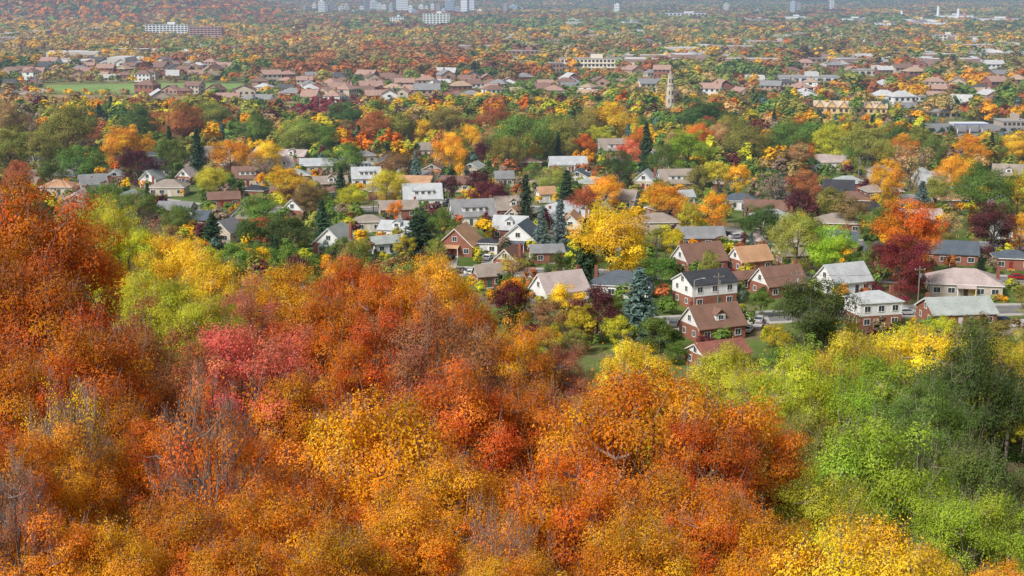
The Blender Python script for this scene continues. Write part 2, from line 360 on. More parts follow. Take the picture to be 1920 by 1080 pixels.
def house(px,by,wpx,rot,roof,rc,lo,up,stt,short,extra='',dorm=None,chim=1,porch=False,hscale=1,Yfix=None,thr=.14):
    if Yfix: x,y=atY(px,by,Yfix)[:2]
    else: x,y=G(px,by)
    zc=proj(x,y,0)[2]; ppm=F/zc; th=R_(rot); c,s=abs(math.cos(th)),abs(math.sin(th))
    ratio=1.15 if roof=='gy' else .74
    W=wpx/ppm/(c+ratio*s); D=ratio*W
    if D>11: D=11
    cx,cy=x,y+D/2; z0=T(cx,cy)
    root=bpy.data.objects.new('house',None); COL.objects.link(root); root.location=(cx,cy,z0); root.rotation_euler=(0,0,th)
    hw={1:2.9,1.5:3.1,2:5.5}[stt]*hscale; pit=.92 if stt==1.5 else .5
    if roof=='hip': pit=.5
    ml=solid(lo,.18,3); mu=solid(up,.07,2,.8,'siding') if up[0]>.4 else solid(up,.18,3); mr=solid(ROOF[rc],.28,3,.9,'roof')
    b=MB()
    if stt==2 and lo!=up:
        b.box(0,0,1.3,W,D,2.8+.2); u=MB(); u.box(0,0,2.8+(hw-2.8)/2+.0,W+.12,D+.12,hw-2.8); mk('upper_wall',u.mesh('upper_wall',[mu]),root)
    else: b.box(0,0,hw/2-.2,W,D,hw+.4)
    mk('wall',b.mesh('wall',[ml]),root)
    gab=mu
    over=.4; r=MB(); tr=MB()
    if roof=='hip':
        rise=min(pit*D/2,3.2); e=over; a=W/2+e; d=D/2+e; rl=max(W/2-D/2,0.3); z=hw; zt=.18
        r.poly([(-a,-d,z),(-a,d,z),(a,d,z),(a,-d,z)])
        Bq=[(-a,-d),(a,-d),(a,d),(-a,d)]
        for i in range(4):
            p,q=Bq[i],Bq[(i+1)%4]; tr.poly([(p[0],p[1],z-.02),(q[0],q[1],z-.02),(q[0],q[1],z+zt),(p[0],p[1],z+zt)])
        z2=z+zt; RL=(-rl,0,z2+rise); RR=(rl,0,z2+rise)
        r.poly([(-a,-d,z2),(a,-d,z2),RR,RL]); r.poly([(a,d,z2),(-a,d,z2),RL,RR]); r.poly([(-a,d,z2),(-a,-d,z2),RL]); r.poly([(a,-d,z2),(a,d,z2),RR])
        mk('fascia',tr.mesh('fascia',[M_WHITE]),root)
    else:
        span=D if roof=='gx' else W; ln=W if roof=='gx' else D
        rise=min(pit*span/2,4.4); ax='x' if roof=='gx' else 'y'
        pts=[(p,q+hw) for p,q in chevron(span,rise,over,.16)]
        r.extr(pts,ax,-ln/2-over,ln/2+over)
        pts=[(p,q+hw-.004) for p,q in chevron(span,rise,over-.04,-.2)]
        for sg in (-1,1):
            tr=MB(); tr.extr(pts,ax,sg*(ln/2+over-.10),sg*(ln/2+over-.005)); mk('fascia',tr.mesh('fascia',[M_WHITE]),root)
        gb=MB(); g=[(-span/2+.02,hw-.004),(span/2-.02,hw-.004),(0,hw+rise-.06)]
        gb.extr(g,ax,-ln/2+.02,ln/2-.02); mk('gable',gb.mesh('gable',[gab]),root)
        if rise>1.6:
            wz=hw+rise*.36
            if roof=='gx':
                window(root,-W/2+.01,0,wz,1.1,1.2,-math.pi/2); window(root,W/2-.01,0,wz,1.1,1.2,math.pi/2)
            else: window(root,0,-D/2+.01,wz,1.2,1.2)
    ro=mk('roof',r.mesh('roof',[mr]),root)
    rtop=hw+rise
    if chim:
        cm=MB(); cxx=(W/2-.5)*chim if roof!='gy' else (W/2-.35)*chim; czb=hw+.3 if roof!='gx' else hw+rise*.5
        cm.box(cxx,D*.05,(czb+rtop+1.0)/2-.3,.75,.6,rtop+1.0-czb+.6); mk('chimney',cm.mesh('chimney',[M_CHIM]),ro)
    fy=-D/2; nst=2 if stt==2 else 1; dx=W*rnd.choice((-.08,.1,.0))
    for f in range(nst):
        z=1.55+f*2.75; off=.06 if (f and lo!=up) else 0
        n=max(2,int(W/3.0))
        for i in range(n):
            xx=-W/2+W*(i+.5)/n
            if f==0 and abs(xx-dx)<1.3: continue
            window(root,xx,fy-off,z,1.3 if n<4 else 1.5,1.2)
        for sg in (-1,1):
            for q in (-.22,.24): window(root,sg*(W/2+off),q*D,z,1.0,1.1,sg*math.pi/2)
    dm=MB(); dm.box(0,-.03,0,.95,.08,2.05); do=mk('door',dm.mesh('door',[solid(rnd.choice(DOORC),.05)]),root,(dx,fy,1.2))
    hm=MB(); hm.box(.36,-.1,0,.06,.06,.2); mk('handle',hm.mesh('handle',[solid((.5,.45,.3),.05)]),do)
    sp=MB(); sp.box(dx,fy-.6,.05,1.8,1.2,.26); mk('step',sp.mesh('step',[M_PAVE]),root)
    if porch:
        pm=MB(); pm.poly([(dx-2.2,fy-1.9,2.5),(dx+2.2,fy-1.9,2.5),(dx+2.2,fy-.01,3.1),(dx-2.2,fy-.01,3.1)]); pm.poly([(dx-2.2,fy-1.9,2.38),(dx-2.2,fy-.01,2.38),(dx+2.2,fy-.01,2.38),(dx+2.2,fy-1.9,2.38)])
        pm.poly([(dx-2.2,fy-1.9,2.38),(dx+2.2,fy-1.9,2.38),(dx+2.2,fy-1.9,2.5),(dx-2.2,fy-1.9,2.5)])
        mk('porch_roof',pm.mesh('porch_roof',[mr]),root)
        for sg in (-1,1):
            q=MB(); q.box(dx+sg*2.0,fy-1.7,1.2,.16,.16,2.34); mk('porch_post',q.mesh('porch_post',[M_WHITE]),root)
    if dorm and roof=='gx':
        k=rise/(D/2); zb=hw+rise*.22; yb=-D/2+(zb-hw)/k; w=W*.55 if dorm=='shed' else 2.2; hh=1.5
        dmb=MB(); dmb.box(0,yb+1.2,zb+hh/2,w,2.4,hh); dz=mk('dormer',dmb.mesh('dormer',[M_WHITE]),root)
        rm=MB()
        if dorm=='shed':
            rm.extr([(yb-.3,zb+hh-.05),(yb-.3,zb+hh+.1),(min(yb+3.2,0),zb+hh+.55),(min(yb+3.2,0),zb+hh+.4)],'x',-w/2-.25,w/2+.25)
            for i in (-.3,0,.3): window(dz,i*w,yb,zb+.8,1.0,.85)
        else:
            rm.extr([(p,q+zb+hh) for p,q in chevron(w,.9,.25,.12)],'y',yb-.25,min(yb+3,0)); rm.extr([(-w/2,zb+hh),(w/2,zb+hh),(0,zb+hh+.85)],'y',yb+.02,yb+2)
            window(dz,0,yb,zb+.8,1.1,.9)
        mk('dormer_roof',rm.mesh('dormer_roof',[mr]),dz)
    lab=short+(' '+extra if extra else '')
    tag(root,lab,'house','houses of the near neighbourhood')
    corners=[proj(cx+sx*W/2*math.cos(th)-sy*D/2*math.sin(th),cy+sx*W/2*math.sin(th)+sy*D/2*math.cos(th),z0+zz) for sx in (-1,1) for sy in (-1,1) for zz in (0,rtop)]
    xs=[q[0] for q in corners]; ys=[q[1] for q in corners]
    HOUSES.append(dict(o=root,x=cx,y=cy,r=max(W,D)*.62,short=short,px=sum(xs)/8,py=sum(ys)/8,th=th,W=W,D=D))
    FEAT.append((min(xs)+3,min(ys)+2,max(xs)-3,max(ys)-6,cy,thr))
    return root
B,Wt,Be,Sn=BRICK,WHITE,BEIGE,STONE
HL_=[
(1325,577,118,24,'gx','charcoal',B,Wt,2,'white and brick house with charcoal roof','standing behind the brown roofed house',None,1,False),
(1340,640,122,24,'gx','brown',B,Wt,1.5,'brick house with brown roof and white dormer','',"gable",-1,False),
(1643,616,98,14,'hip','light',B,Wt,2,'white upper storey house with light grey hipped roof','',None,1,False),
(1805,614,130,6,'gx','ggrey',B,B,1,'long low brick bungalow with pale green grey roof','',None,-1,False),
(1820,558,148,-12,'hip','pink',Sn,Wt,1,'stone bungalow with pale pink hipped roof','',None,1,True),
(1790,497,115,-14,'gx','slate',B,Wt,1,'brick bungalow with dark slate roof by the maroon tree','',None,1,False),
(1905,507,75,-10,'hip','slate',B,B,1,'dark roofed bungalow cut by the right frame edge','',None,0,False),
(1587,553,104,24,'gx','light',Wt,Wt,1.5,'white house with light grey gable roof','left of the crimson tree',None,0,False),
(1465,558,104,24,'gx','brown',B,Wt,1.5,'brown roofed house with white gable','behind the round dark green tree',None,1,False),
(1400,545,70,24,'gx','brown',B,B,1,'low brown roofed brick cottage','between two larger brown roofed houses',None,1,False),
(1410,511,82,24,'gx','tan',B,Wt,1.5,'brick house with orange tan roof','',None,1,False),
(1315,513,104,24,'gx','brown',B,Wt,1.5,'brick house with wide brown roof and white gable','',None,-1,False),
(1050,572,112,28,'gx','pink',Wt,Wt,1.5,'white gabled house with pale pink grey roof','at the edge of the woods',None,1,False),
(1170,560,128,-14,'hip','slate',Wt,Wt,1,'white bungalow with teal slate roof','behind the blue spruce',None,-1,False),
(980,473,92,-14,'gy','slate',B,Wt,1.5,'brick house with dark front gable roof','and chimney beside the blue spruces',None,1,True),
(862,481,84,-14,'gy','tan',B,B,1.5,'brick house with tan brown front gable','',None,0,True),
(915,477,44,-10,'hip','charcoal',Wt,Wt,1,'small dark roofed garage beside the tan gabled house','',None,0,False),
(626,478,80,-16,'gy','ggrey',B,Wt,1.5,'brick house with pale green front gable','',None,1,True),
(720,476,68,26,'gx','ggrey',Wt,Wt,1,'low white house with grey green roof','',None,0,False),
(790,390,78,8,'gx','light',Wt,Wt,1.5,'white house with wide shed dormer and grey roof','','shed',1,False),
(884,424,90,12,'gx','grey',Wt,Wt,1.5,'white house with grey roof and shed dormer','behind a lawn','shed',1,False),
(685,350,58,8,'gx','light',Wt,Wt,1.5,'white house with pale roof behind the small spruce','','shed',0,False),
(590,325,66,8,'gx','light',Be,Wt,1,'long pale roofed bungalow near the treeline','',None,0,False),
(421,456,60,-20,'gy','grey',Be,Be,1.5,'beige house with weathered grey brown roof','',None,0,False),
(170,362,58,24,'gx','grey',Wt,Wt,1.5,'white gabled house with grey roof at left','',None,0,False),
(105,367,60,0,'hip','tan',Be,Be,1,'beige bungalow with tan hipped roof at far left','',None,0,False),
(283,352,44,-18,'gy','ggrey',Wt,Wt,1.5,'small house with pale green gable at left','',None,0,False),
(312,368,66,0,'hip','taupe',Be,Be,1,'beige house with taupe hipped roof','',None,-1,False),
(350,347,40,-20,'gy','pink',B,Wt,1.5,'narrow house with pinkish gable','',None,0,False),
(416,390,66,14,'gx','brown',B,Wt,1,'brick house with low brown roof left of the street','',None,1,False),
(462,350,62,8,'gx','brown',Be,Wt,1.5,'cream house with brown roof and shed dormer','','shed',0,False),
(475,374,50,-10,'hip','charcoal',B,B,1,'brick bungalow with charcoal hipped roof','',None,0,False),
(557,413,60,-20,'gy','pink',B,Wt,1.5,'brick house with pinkish front gable','',None,1,False),
(1172,392,56,-20,'gx','taupe',Be,Wt,1.5,'cream house with steep taupe roof','',None,0,False),
(1212,356,50,-16,'gy','light',Be,Wt,1.5,'cream house with light grey gable','',None,1,False),
(1024,380,38,18,'gx','tan',Wt,Wt,1.5,'small white gabled house with orange roof','',None,0,False),
(990,318,50,0,'hip','brown',B,B,1,'brown hipped roof house below the willow','',None,0,False),
(1065,323,72,4,'gx','light',Wt,Wt,1,'long white bungalow with light grey roof','',None,0,False),
(1155,296,70,8,'gx','taupe',Be,Wt,1.5,'cream house with taupe roof by the coral shrubs','','shed',1,False),
(888,330,48,-18,'gy','ggrey',Be,Be,1,'low cream house with pale green roof','',None,0,False),
(945,350,38,10,'gx','grey',Be,Wt,1.5,'narrow cream house with grey roof','',None,1,False),
(1577,438,90,-10,'hip','taupe',B,Be,1,'brick bungalow with broad taupe hipped roof','',None,1,False),
(1390,394,68,-8,'hip','slate',Wt,Wt,1,'white bungalow with blue slate hipped roof','',None,-1,False),
(1285,386,36,20,'gx','light',Wt,Wt,1.5,'tiny white house behind the golden tree','',None,0,False),
(1235,436,80,6,'hip','taupe',Be,Be,1,'beige bungalow beyond the big golden tree','',None,1,False),
(1315,466,90,4,'gx','grey',B,Wt,1,'brick bungalow with plain grey roof','',None,1,False),
(798,294,38,14,'gx','taupe',Wt,Wt,1.5,'small white house at the treeline','',None,0,False),
(955,510,60,-20,'gy','brown',B,Be,1.5,'brick house with brown front gable at woods edge','',None,1,False),
(915,540,60,20,'gx','taupe',B,Be,1.5,'taupe roofed brick house at woods edge','',None,0,False),
(1350,697,120,24,'gx','red',B,Wt,1,'red roofed house low behind the orange woods','',None,-1,False),
(690,435,60,6,'hip','taupe',Be,Be,1,'beige bungalow with low taupe roof','',None,0,False),
(745,410,78,10,'gx','taupe',B,Be,1,'brick house with long taupe roof','',None,1,False),
(1025,494,66,8,'gx','grey',B,Be,1,'low grey roofed brick house below the spruces','',None,0,False),
(1655,336,50,0,'hip','taupe',Be,Be,1,'taupe roofed bungalow in the right woods','',None,0,False),
(1560,318,70,6,'gx','pink',Wt,Wt,1,'long pale roofed house in the right woods','',None,0,False),
(1130,420,48,-18,'gy','light',Wt,Wt,1.5,'white house with light grey front gable','',None,0,False),
(1490,500,60,10,'gx','taupe',B,Wt,1,'taupe roofed brick house between green trees','',None,0,False),
(230,315,40,10,'gx','brown',B,Be,1,'brown roofed house at the left treeline','',None,0,False),
(60,315,44,-10,'hip','grey',Be,Be,1,'grey hipped house at the left treeline','',None,0,False),
(1720,395,60,8,'gx','light',Wt,Wt,1,'pale roofed white bungalow beside the small spruce','',None,0,False),
]
for h in HL_: house(*h[:9],h[9],h[10],h[11],h[12],h[13])
house(1935,942,150,-20,'gx','brown',B,B,1,'dark brown roofed house low on the right slope','',None,0,False,1,168)
FEAT[-1]=(1885,880,1920,960,168,.0)
NAMED=list(HOUSES)
FA=np.array(FEAT)
def blocked(px,yt,yb,rpx,Y):
    ox=np.minimum(px+rpx*.85,FA[:,2])-np.maximum(px-rpx*.85,FA[:,0]); oy=np.minimum(yb,FA[:,3])-np.maximum(yt,FA[:,1])
    ar=np.clip(ox,0,None)*np.clip(oy,0,None)/((FA[:,2]-FA[:,0])*(FA[:,3]-FA[:,1]))
    return bool(np.any((Y<FA[:,4]-1)&(ar>FA[:,5])))
def near_road(x,y,pad=0):
    for pts,w in ROADS:
        if np.min(np.hypot(pts[:,0]-x,pts[:,1]-y))<w+pad: return True
    return False

# middle trees (explicit): x, ytop, ybase, width, form, colour
MT=[(130,196,320,108,'r','olive'),(150,272,348,96,'r','green'),(240,234,325,98,'r','gold'),(260,276,352,76,'r','maroon'),(340,192,285,100,'r','rust'),(262,195,282,75,'r','dgreen'),
(435,262,340,84,'r','amber'),(395,312,375,62,'r','ygreen'),(325,255,345,60,'r','green'),(372,240,345,46,'s','spruce'),(505,264,335,55,'r','yellow'),(492,288,350,66,'b','grey'),(540,310,385,78,'r','gold'),
(650,268,345,76,'r','green'),(742,285,350,58,'r','brown'),(725,318,388,70,'r','ygreen'),(780,282,352,34,'s','bspruce'),(845,248,345,66,'r','gold'),(880,234,305,48,'r','gold'),(842,330,388,40,'r','maroon'),
(975,213,318,108,'r','green'),(1045,216,305,90,'r','olive'),(950,255,335,60,'r','olive'),(915,260,315,55,'r','maroon'),(660,348,408,62,'r','ygreen'),(580,345,415,64,'r','brown'),(605,372,465,46,'s','spruce'),(640,312,385,38,'s','spruce'),
(490,362,440,80,'r','green'),(470,410,480,66,'r','dgreen'),(545,400,492,84,'r','dgreen'),(200,345,425,75,'r','green'),(262,358,440,76,'r','green'),(335,385,450,70,'r','green'),(785,402,484,105,'s','spruce'),(742,376,420,30,'r','amber'),
(895,320,375,52,'r','maroon'),(918,338,408,66,'r','maroon'),(985,326,440,48,'s','spruce'),(1062,318,405,52,'s','spruce'),(1040,310,370,80,'r','olive'),(1015,386,478,44,'s','bspruce'),(1050,372,482,54,'s','bspruce'),
(1095,350,425,54,'r','rust'),(1130,328,400,76,'r','gold'),(1160,282,372,60,'r','dgreen'),(1145,190,275,96,'r','gold'),(1210,228,345,42,'s','spruce'),(1290,243,335,84,'r','bgreen'),(1330,183,268,104,'r','dgreen'),
(1240,268,352,60,'r','green'),(1250,342,418,90,'r','gold'),(1335,358,440,58,'r','gold'),(1147,384,538,152,'r','gold'),(1098,408,538,62,'s','spruce'),(1265,430,492,42,'r','yellow'),(1240,478,560,74,'r','green'),
(1197,500,650,104,'s','bspruce'),(1058,532,622,66,'r','yellow'),(1050,470,545,50,'r','dgreen'),(1120,540,645,88,'r','maroon'),(955,528,605,84,'r','maroon'),(1330,470,542,46,'r','olive'),(1425,382,472,74,'r','dgreen'),
(1492,396,522,92,'r','olive'),(1560,422,528,100,'r','bgreen'),(1515,520,650,160,'r','dgreen'),(1690,372,530,130,'r','deep'),(1684,440,568,116,'r','crimson'),(1860,378,486,94,'r','maroon'),(1780,392,465,48,'b','tan'),
(1655,298,405,68,'r','gold'),(1505,318,405,72,'r','rust'),(1500,355,425,58,'r','maroon'),(1448,318,405,64,'b','grey'),(1380,303,375,52,'r','gold'),(1345,300,375,54,'r','ygreen'),(1725,338,425,54,'s','bspruce'),
(1840,310,435,118,'r','green'),(1625,232,335,92,'r','olive'),(1705,265,360,92,'b','tan'),(1463,325,402,36,'s','bspruce'),(1910,398,484,60,'r','gold'),(1895,252,318,62,'r','gold'),(1905,318,425,56,'r','ygreen'),
(1225,588,668,72,'r','green'),(1838,476,512,22,'s','spruce'),(1750,560,604,44,'r','ygreen'),(1826,538,562,18,'r','yellow'),(962,474,540,60,'b','ygreen'),(20,236,335,90,'r','olive'),(68,246,335,80,'r','olive'),(22,188,290,70,'r','tan'),
(1180,262,322,50,'r','red'),(1095,250,310,50,'r','ored'),(1000,300,350,34,'r','green'),(560,222,300,80,'r','olive'),(700,205,290,70,'r','rust'),(600,232,300,72,'r','green'),(795,222,285,42,'r','gold'),(400,190,270,78,'r','olive'),
(480,215,290,76,'r','green'),(1400,230,320,96,'r','olive'),(1480,225,310,90,'r','green'),(1560,230,315,86,'r','ygreen'),(1690,250,330,60,'r','orange'),(1790,290,380,70,'r','gold'),(1750,330,410,70,'r','olive'),(1560,350,430,60,'r','olive'),(1600,370,440,60,'r','brown'),
(1640,390,470,70,'r','green'),(1310,310,375,50,'r','olive'),(1105,200,275,60,'r','olive'),(925,195,270,80,'r','rust'),(840,200,275,76,'r','olive'),(760,210,285,50,'r','olive'),(650,190,262,80,'r','dgreen'),
(1425,545,600,40,'r','green'),(1640,455,540,60,'r','green'),(1760,420,470,46,'r','olive'),(40,300,390,70,'r','rust'),(100,300,365,60,'r','green'),(400,400,470,60,'s','spruce'),(1090,570,650,66,'r','ygreen'),
(1030,560,640,66,'r','brown'),(640,440,500,40,'r','green'),(760,440,490,40,'r','ygreen'),(450,455,520,66,'r','green'),(820,445,500,36,'r','olive'),(1160,590,660,56,'r','ygreen'),(1270,640,690,50,'r','green'),(1460,650,700,54,'r','green'),(1545,600,650,50,'r','green'),(1700,610,650,42,'r','ygreen'),
(200,372,440,80,'r','ygreen'),(400,462,520,70,'r','ygreen'),(1765,592,655,56,'r','ygreen'),(1868,596,655,54,'r','olive')]
OCC=[]
for h in HOUSES: OCC.append((h['x'],h['y'],h['r']))
MX=[]
for (px,yt,yb,w,f,c) in MT:
    x,y=G(px,yb-4); R=w/2/F*proj(x,y,0)[2]; MX.append((x,y,R))
MX=np.array(MX)
RWD=dict(brown='brown',taupe='taupe',grey='grey',light='pale grey',pink='pinkish',slate='slate',tan='tan',charcoal='charcoal',ggrey='grey green')
WWD={B:'brick',Wt:'white',Be:'beige'}
exl={}; nx=0
for py in (306,318,331,345,360,376,393,411,430,450,472,496):
    ppm=(py+25)/70.; px=30+rnd.uniform(0,30)
    while px<1910:
        stepm=rnd.uniform(13.5,17); qx=px; px+=stepm*ppm
        if qx<60 and py>380: continue
        if py>440 and (qx<560): continue
        if py>480 and not(650<qx<900 or qx>1500): continue
        if qx>1250 and (py<335 or rnd.random()<.4): continue
        if py<325 and rnd.random()<.4: continue
        x,y=G(qx,py)
        if min(math.hypot(h['x']-x,h['y']-(y+4))-h['r'] for h in HOUSES)<6.4: continue
        if near_road(x,y+4,3.0): continue
        if np.any(np.hypot(MX[:,0]-x,MX[:,1]-y-4)<MX[:,2]*.25+2.5): continue
        w=rnd.uniform(10,13.5)*ppm
        if blocked(qx,py-6.2*ppm,py,w/2,y): continue
        rt=rnd.choice(('gx','gx','hip','gy')); rc=rnd.choice(['brown','taupe','grey','light','pink','slate','tan','charcoal','ggrey','brown','taupe','brown']); lo=rnd.choice((B,B,Wt,Be)); up=rnd.choice((Wt,Be,lo))
        if rt=='gy': w*=.75
        o=house(qx,py,w,rnd.choice((-14,-8,6,12,22)),rt,rc,lo,up,rnd.choice((1,1.5,1)) if rt!='hip' else 1,'x','',rnd.choice((None,None,'gable','shed')),rnd.choice((-1,0,1)),False,1,None,.18)
        hs=min(NAMED,key=lambda h:(h['px']-qx)**2+((h['py']-py)*1.3)**2); rel='left of' if qx<hs['px'] else 'right of'
        exl.setdefault((RWD[rc],WWD[lo],rel,hs['short']),[]).append(o); OCC.append((x,y+4,6.5)); nx+=1
for (a,b,rel,sh),L in exl.items():
    for i,o in enumerate(L):
        o['label']=' '.join((('%s '%['first','second','third','fourth'][min(i,3)] if len(L)>1 else '')+'%s roofed %s house %s the %s'%(a,b,rel,sh)).split()[:16])
print('extra houses',nx)

# ------------------------------------------------------------------ landmark buildings
def block(name,cat,label,px,by,wpx,hpx,wall,nf,nw,dep=14,rot=0,group=None,wind=True,trim=None,thr=.12):
    x,y=G(px,by); ppm=F/proj(x,y,0)[2]; W=wpx/ppm; Hh=hpx/ppm; z0=T(x,y)
    root=bpy.data.objects.new(name,None); COL.objects.link(root); root.location=(x,y+dep/2,z0); root.rotation_euler=(0,0,R_(rot))
    m=MB(); m.box(0,0,Hh/2-2,W,dep,Hh+4); mk('wall',m.mesh('wall',[solid(wall,.08,.2)]),root)
    m=MB(); m.box(0,0,Hh+.25,W+.6,dep+.6,.5); rf=mk('roof',m.mesh('roof',[solid((.35,.34,.33),.1)]),root)
    m=MB(); m.box(W*.1,0,Hh+2,W*.18,dep*.5,3); mk('plant_room',m.mesh('plant_room',[solid(wall,.08)]),rf)
    if wind:
        fh=Hh/nf; ww=W/nw
        pm=MB(); pm.box(0,0,0,ww*.62,.3,fh*.5); me=pm.mesh('window',[M_GLASS])
        for f in range(nf):
            for i in range(nw): mk('window',me,root,(-W/2+ww*(i+.5),-dep/2-.05,fh*(f+.55)))
        if trim:
            sm_=MB(); sm_.box(0,0,0,W+.3,.8,fh*.12); sme=sm_.mesh('floor_band',[solid(trim,.05)])
            for f in range(1,nf): mk('floor_band',sme,root,(0,-dep/2-.2,fh*f+.05))
    tag(root,label,cat,group)
    FEAT.append((px-wpx/2,by-hpx,px+wpx/2,by-2,y,thr)); return root
block('apartment_block','apartment building','long white slab apartment block with dark window grid at upper left',313,73,80,26,(.88,.87,.85),7,12,trim=(.8,.8,.8))
block('apartment_block','apartment building','brick red apartment block right of the long white slab',386,78,60,26,(.48,.2,.16),7,9,trim=(.74,.7,.66))
block('apartment_block','apartment building','white stepped apartment building in front of the downtown towers',818,52,50,26,(.95,.94,.88),8,8,trim=(.9,.9,.85))
block('apartment_block','apartment building','small white apartment building left of the white stepped one',744,46,26,14,(.9,.9,.88),4,5)
block('school','school','long cream school building beyond the brown roofed houses',1108,135,116,24,(.84,.74,.6),3,16,18,2,trim=(.86,.78,.66),thr=.04)
block('school_wing','school','low brick wing left of the cream school building',1042,137,26,18,(.36,.2,.15),2,4,16)
block('school_wing','school','low cream wing at the right end of the school',1184,139,34,12,(.66,.57,.44),1,5,18)
block('shop_building','shop','brick and glass shop row left of the school',985,108,70,12,(.4,.18,.14),2,8,20)
block('shop_building','shop','long flat white warehouse behind the far right parking',1400,162,190,10,(.66,.66,.64),1,14,20)
block('shop_building','shop','low pale store with flat roof beyond the stone tower',1515,155,120,10,(.6,.6,.6),1,8,22)
block('shop_building','shop','brown brick plaza building at upper right',1545,124,70,14,(.36,.25,.19),2,7,20)
block('shop_building','shop','cream mid rise building at upper right by itself',1775,80,44,14,(.85,.77,.62),3,6,15)
block('shop_building','shop','long beige store in the upper right suburbs',1640,142,80,10,(.6,.52,.42),1,7,20)
block('shop_building','shop','long brick hall in the upper centre suburbs',1290,112,70,11,(.4,.24,.18),1,7,20)
block('shop_building','shop','brown store behind the filling station',1905,238,50,10,(.45,.38,.32),1,6,14)
block('shop_building','shop','brown low store right of the parking lot',1770,222,70,12,(.44,.32,.24),1,6,14)
block('shop_building','shop','pale flat store beyond the timber row houses',1700,190,70,9,(.6,.58,.54),1,6,16)
block('shop_building','shop','long white hall in the upper right distance',1850,108,90,9,(.7,.7,.68),1,8,20)
block('stadium_building','stadium','long pale stadium grandstand near the horizon',1284,35,90,10,(.9,.9,.9),2,12,40)
for (x,w,h,b,lb) in ((1720,60,6,42,'left of the tallest smokestack'),(1790,70,9,38,'under the tallest smokestack'),(1870,90,7,42,'at the far right skyline'),(1600,60,5,40,'left of the port smokestacks'),(1490,50,5,36,'below the pair of blue towers'),(1660,40,5,48,'nearest in the port area'),(1180,40,4,44,'left of the stadium'),(1750,50,5,47,'nearest below the tallest smokestack'),(1420,50,5,41,'right of the stadium')):
    block('warehouse','warehouse','white harbour shed '+lb,x,b,w,h,(.95,.95,.95),1,4,30,group='white harbour sheds',wind=False)
sky=[(572,7,12),(590,8,16),(603,12,24),(613,7,17),(622,10,18),(640,9,12),(650,7,15),(662,8,9),(678,7,12),(688,10,26),(700,13,19),(712,8,15),(721,9,13),(733,7,18),(754,22,34),(770,8,15),(777,9,11),(790,9,13),(800,7,10),(811,7,15),(822,8,17),(832,8,12),(843,15,21),(858,9,14),(872,13,28),(884,11,22),(900,9,10),(925,8,10),(948,8,16),(962,16,12),(978,8,8),(995,9,7),(1040,12,7),(1157,10,18),(1361,9,15),(1420,9,7),(1486,10,22),(1497,8,17),(1559,7,20)]
NUMW=['first','second','third','fourth','fifth','sixth','seventh','eighth','ninth','tenth','eleventh','twelfth','thirteenth','fourteenth','fifteenth','sixteenth','seventeenth','eighteenth','nineteenth','twentieth']
ORD19=['leftmost']+NUMW[1:]
for i,(x,w,h) in enumerate(sky):
    by=29+rnd.uniform(-5,3); gx,gy=G(x,by); ppm=F/proj(gx,gy,0)[2]; W=w/ppm; Hh=h/ppm*1.2; m=MB(); D=W*.8
    m.box(0,0,Hh/2-2,W,D,Hh+4); m.box(0,0,Hh+1.2,W*.4,D*.4,2.4); n=max(3,int(Hh/4))
    for k in range(n): m.box(0,0,Hh*(k+.5)/n,W+.4,D+.4,Hh/n*.3,1)
    wc=rnd.choice([(.95,.95,.93),(.5,.56,.64),(.85,.76,.62),(.95,.95,.95),(.4,.33,.3)]) if w<20 else (.97,.97,.96)
    o=mk('tower_block',m.mesh('tower_block',[solid(wc,.05),solid((.25,.29,.34),.1)]),None,(gx,gy,T(gx,gy)),rnd.uniform(-.4,.4))
    if i<16: lb='%s hazy tower from the left on the downtown skyline'%ORD19[i]
    elif i<32: lb='%s hazy tower in the right half of the downtown skyline'%NUMW[i-16]
    else: lb='hazy %s tower right of downtown, %s of seven'%(('low' if h<9 else 'slim'),NUMW[i-32])
    tag(o,lb,'tower block','towers on the skyline')
for x,h,c in ((1758,26,(.95,.95,.95)),(1796,22,(.95,.95,.95)),(1808,14,(.7,.3,.2)),(1690,18,(.9,.9,.9))):
    gx,gy=G(x,38); k=F/proj(gx,gy,0)[2]; m=MB(); m.tube((0,0,-1),(0,0,h/k*1.1),3.4,2.4,10); m.tube((0,0,h/k),(0,0,h/k*1.12),2.8,2.8,10,1)
    tag(mk('smokestack',m.mesh('smokestack',[solid(c,.05),solid((.5,.2,.15),.05)]),None,(gx,gy,T(gx,gy))),'%s on the right skyline'%{1758:'tallest pale harbour smokestack',1796:'second tallest pale harbour smokestack',1808:'short red harbour smokestack',1690:'thin leftmost harbour smokestack'}[x],'smokestack','harbour smokestacks')
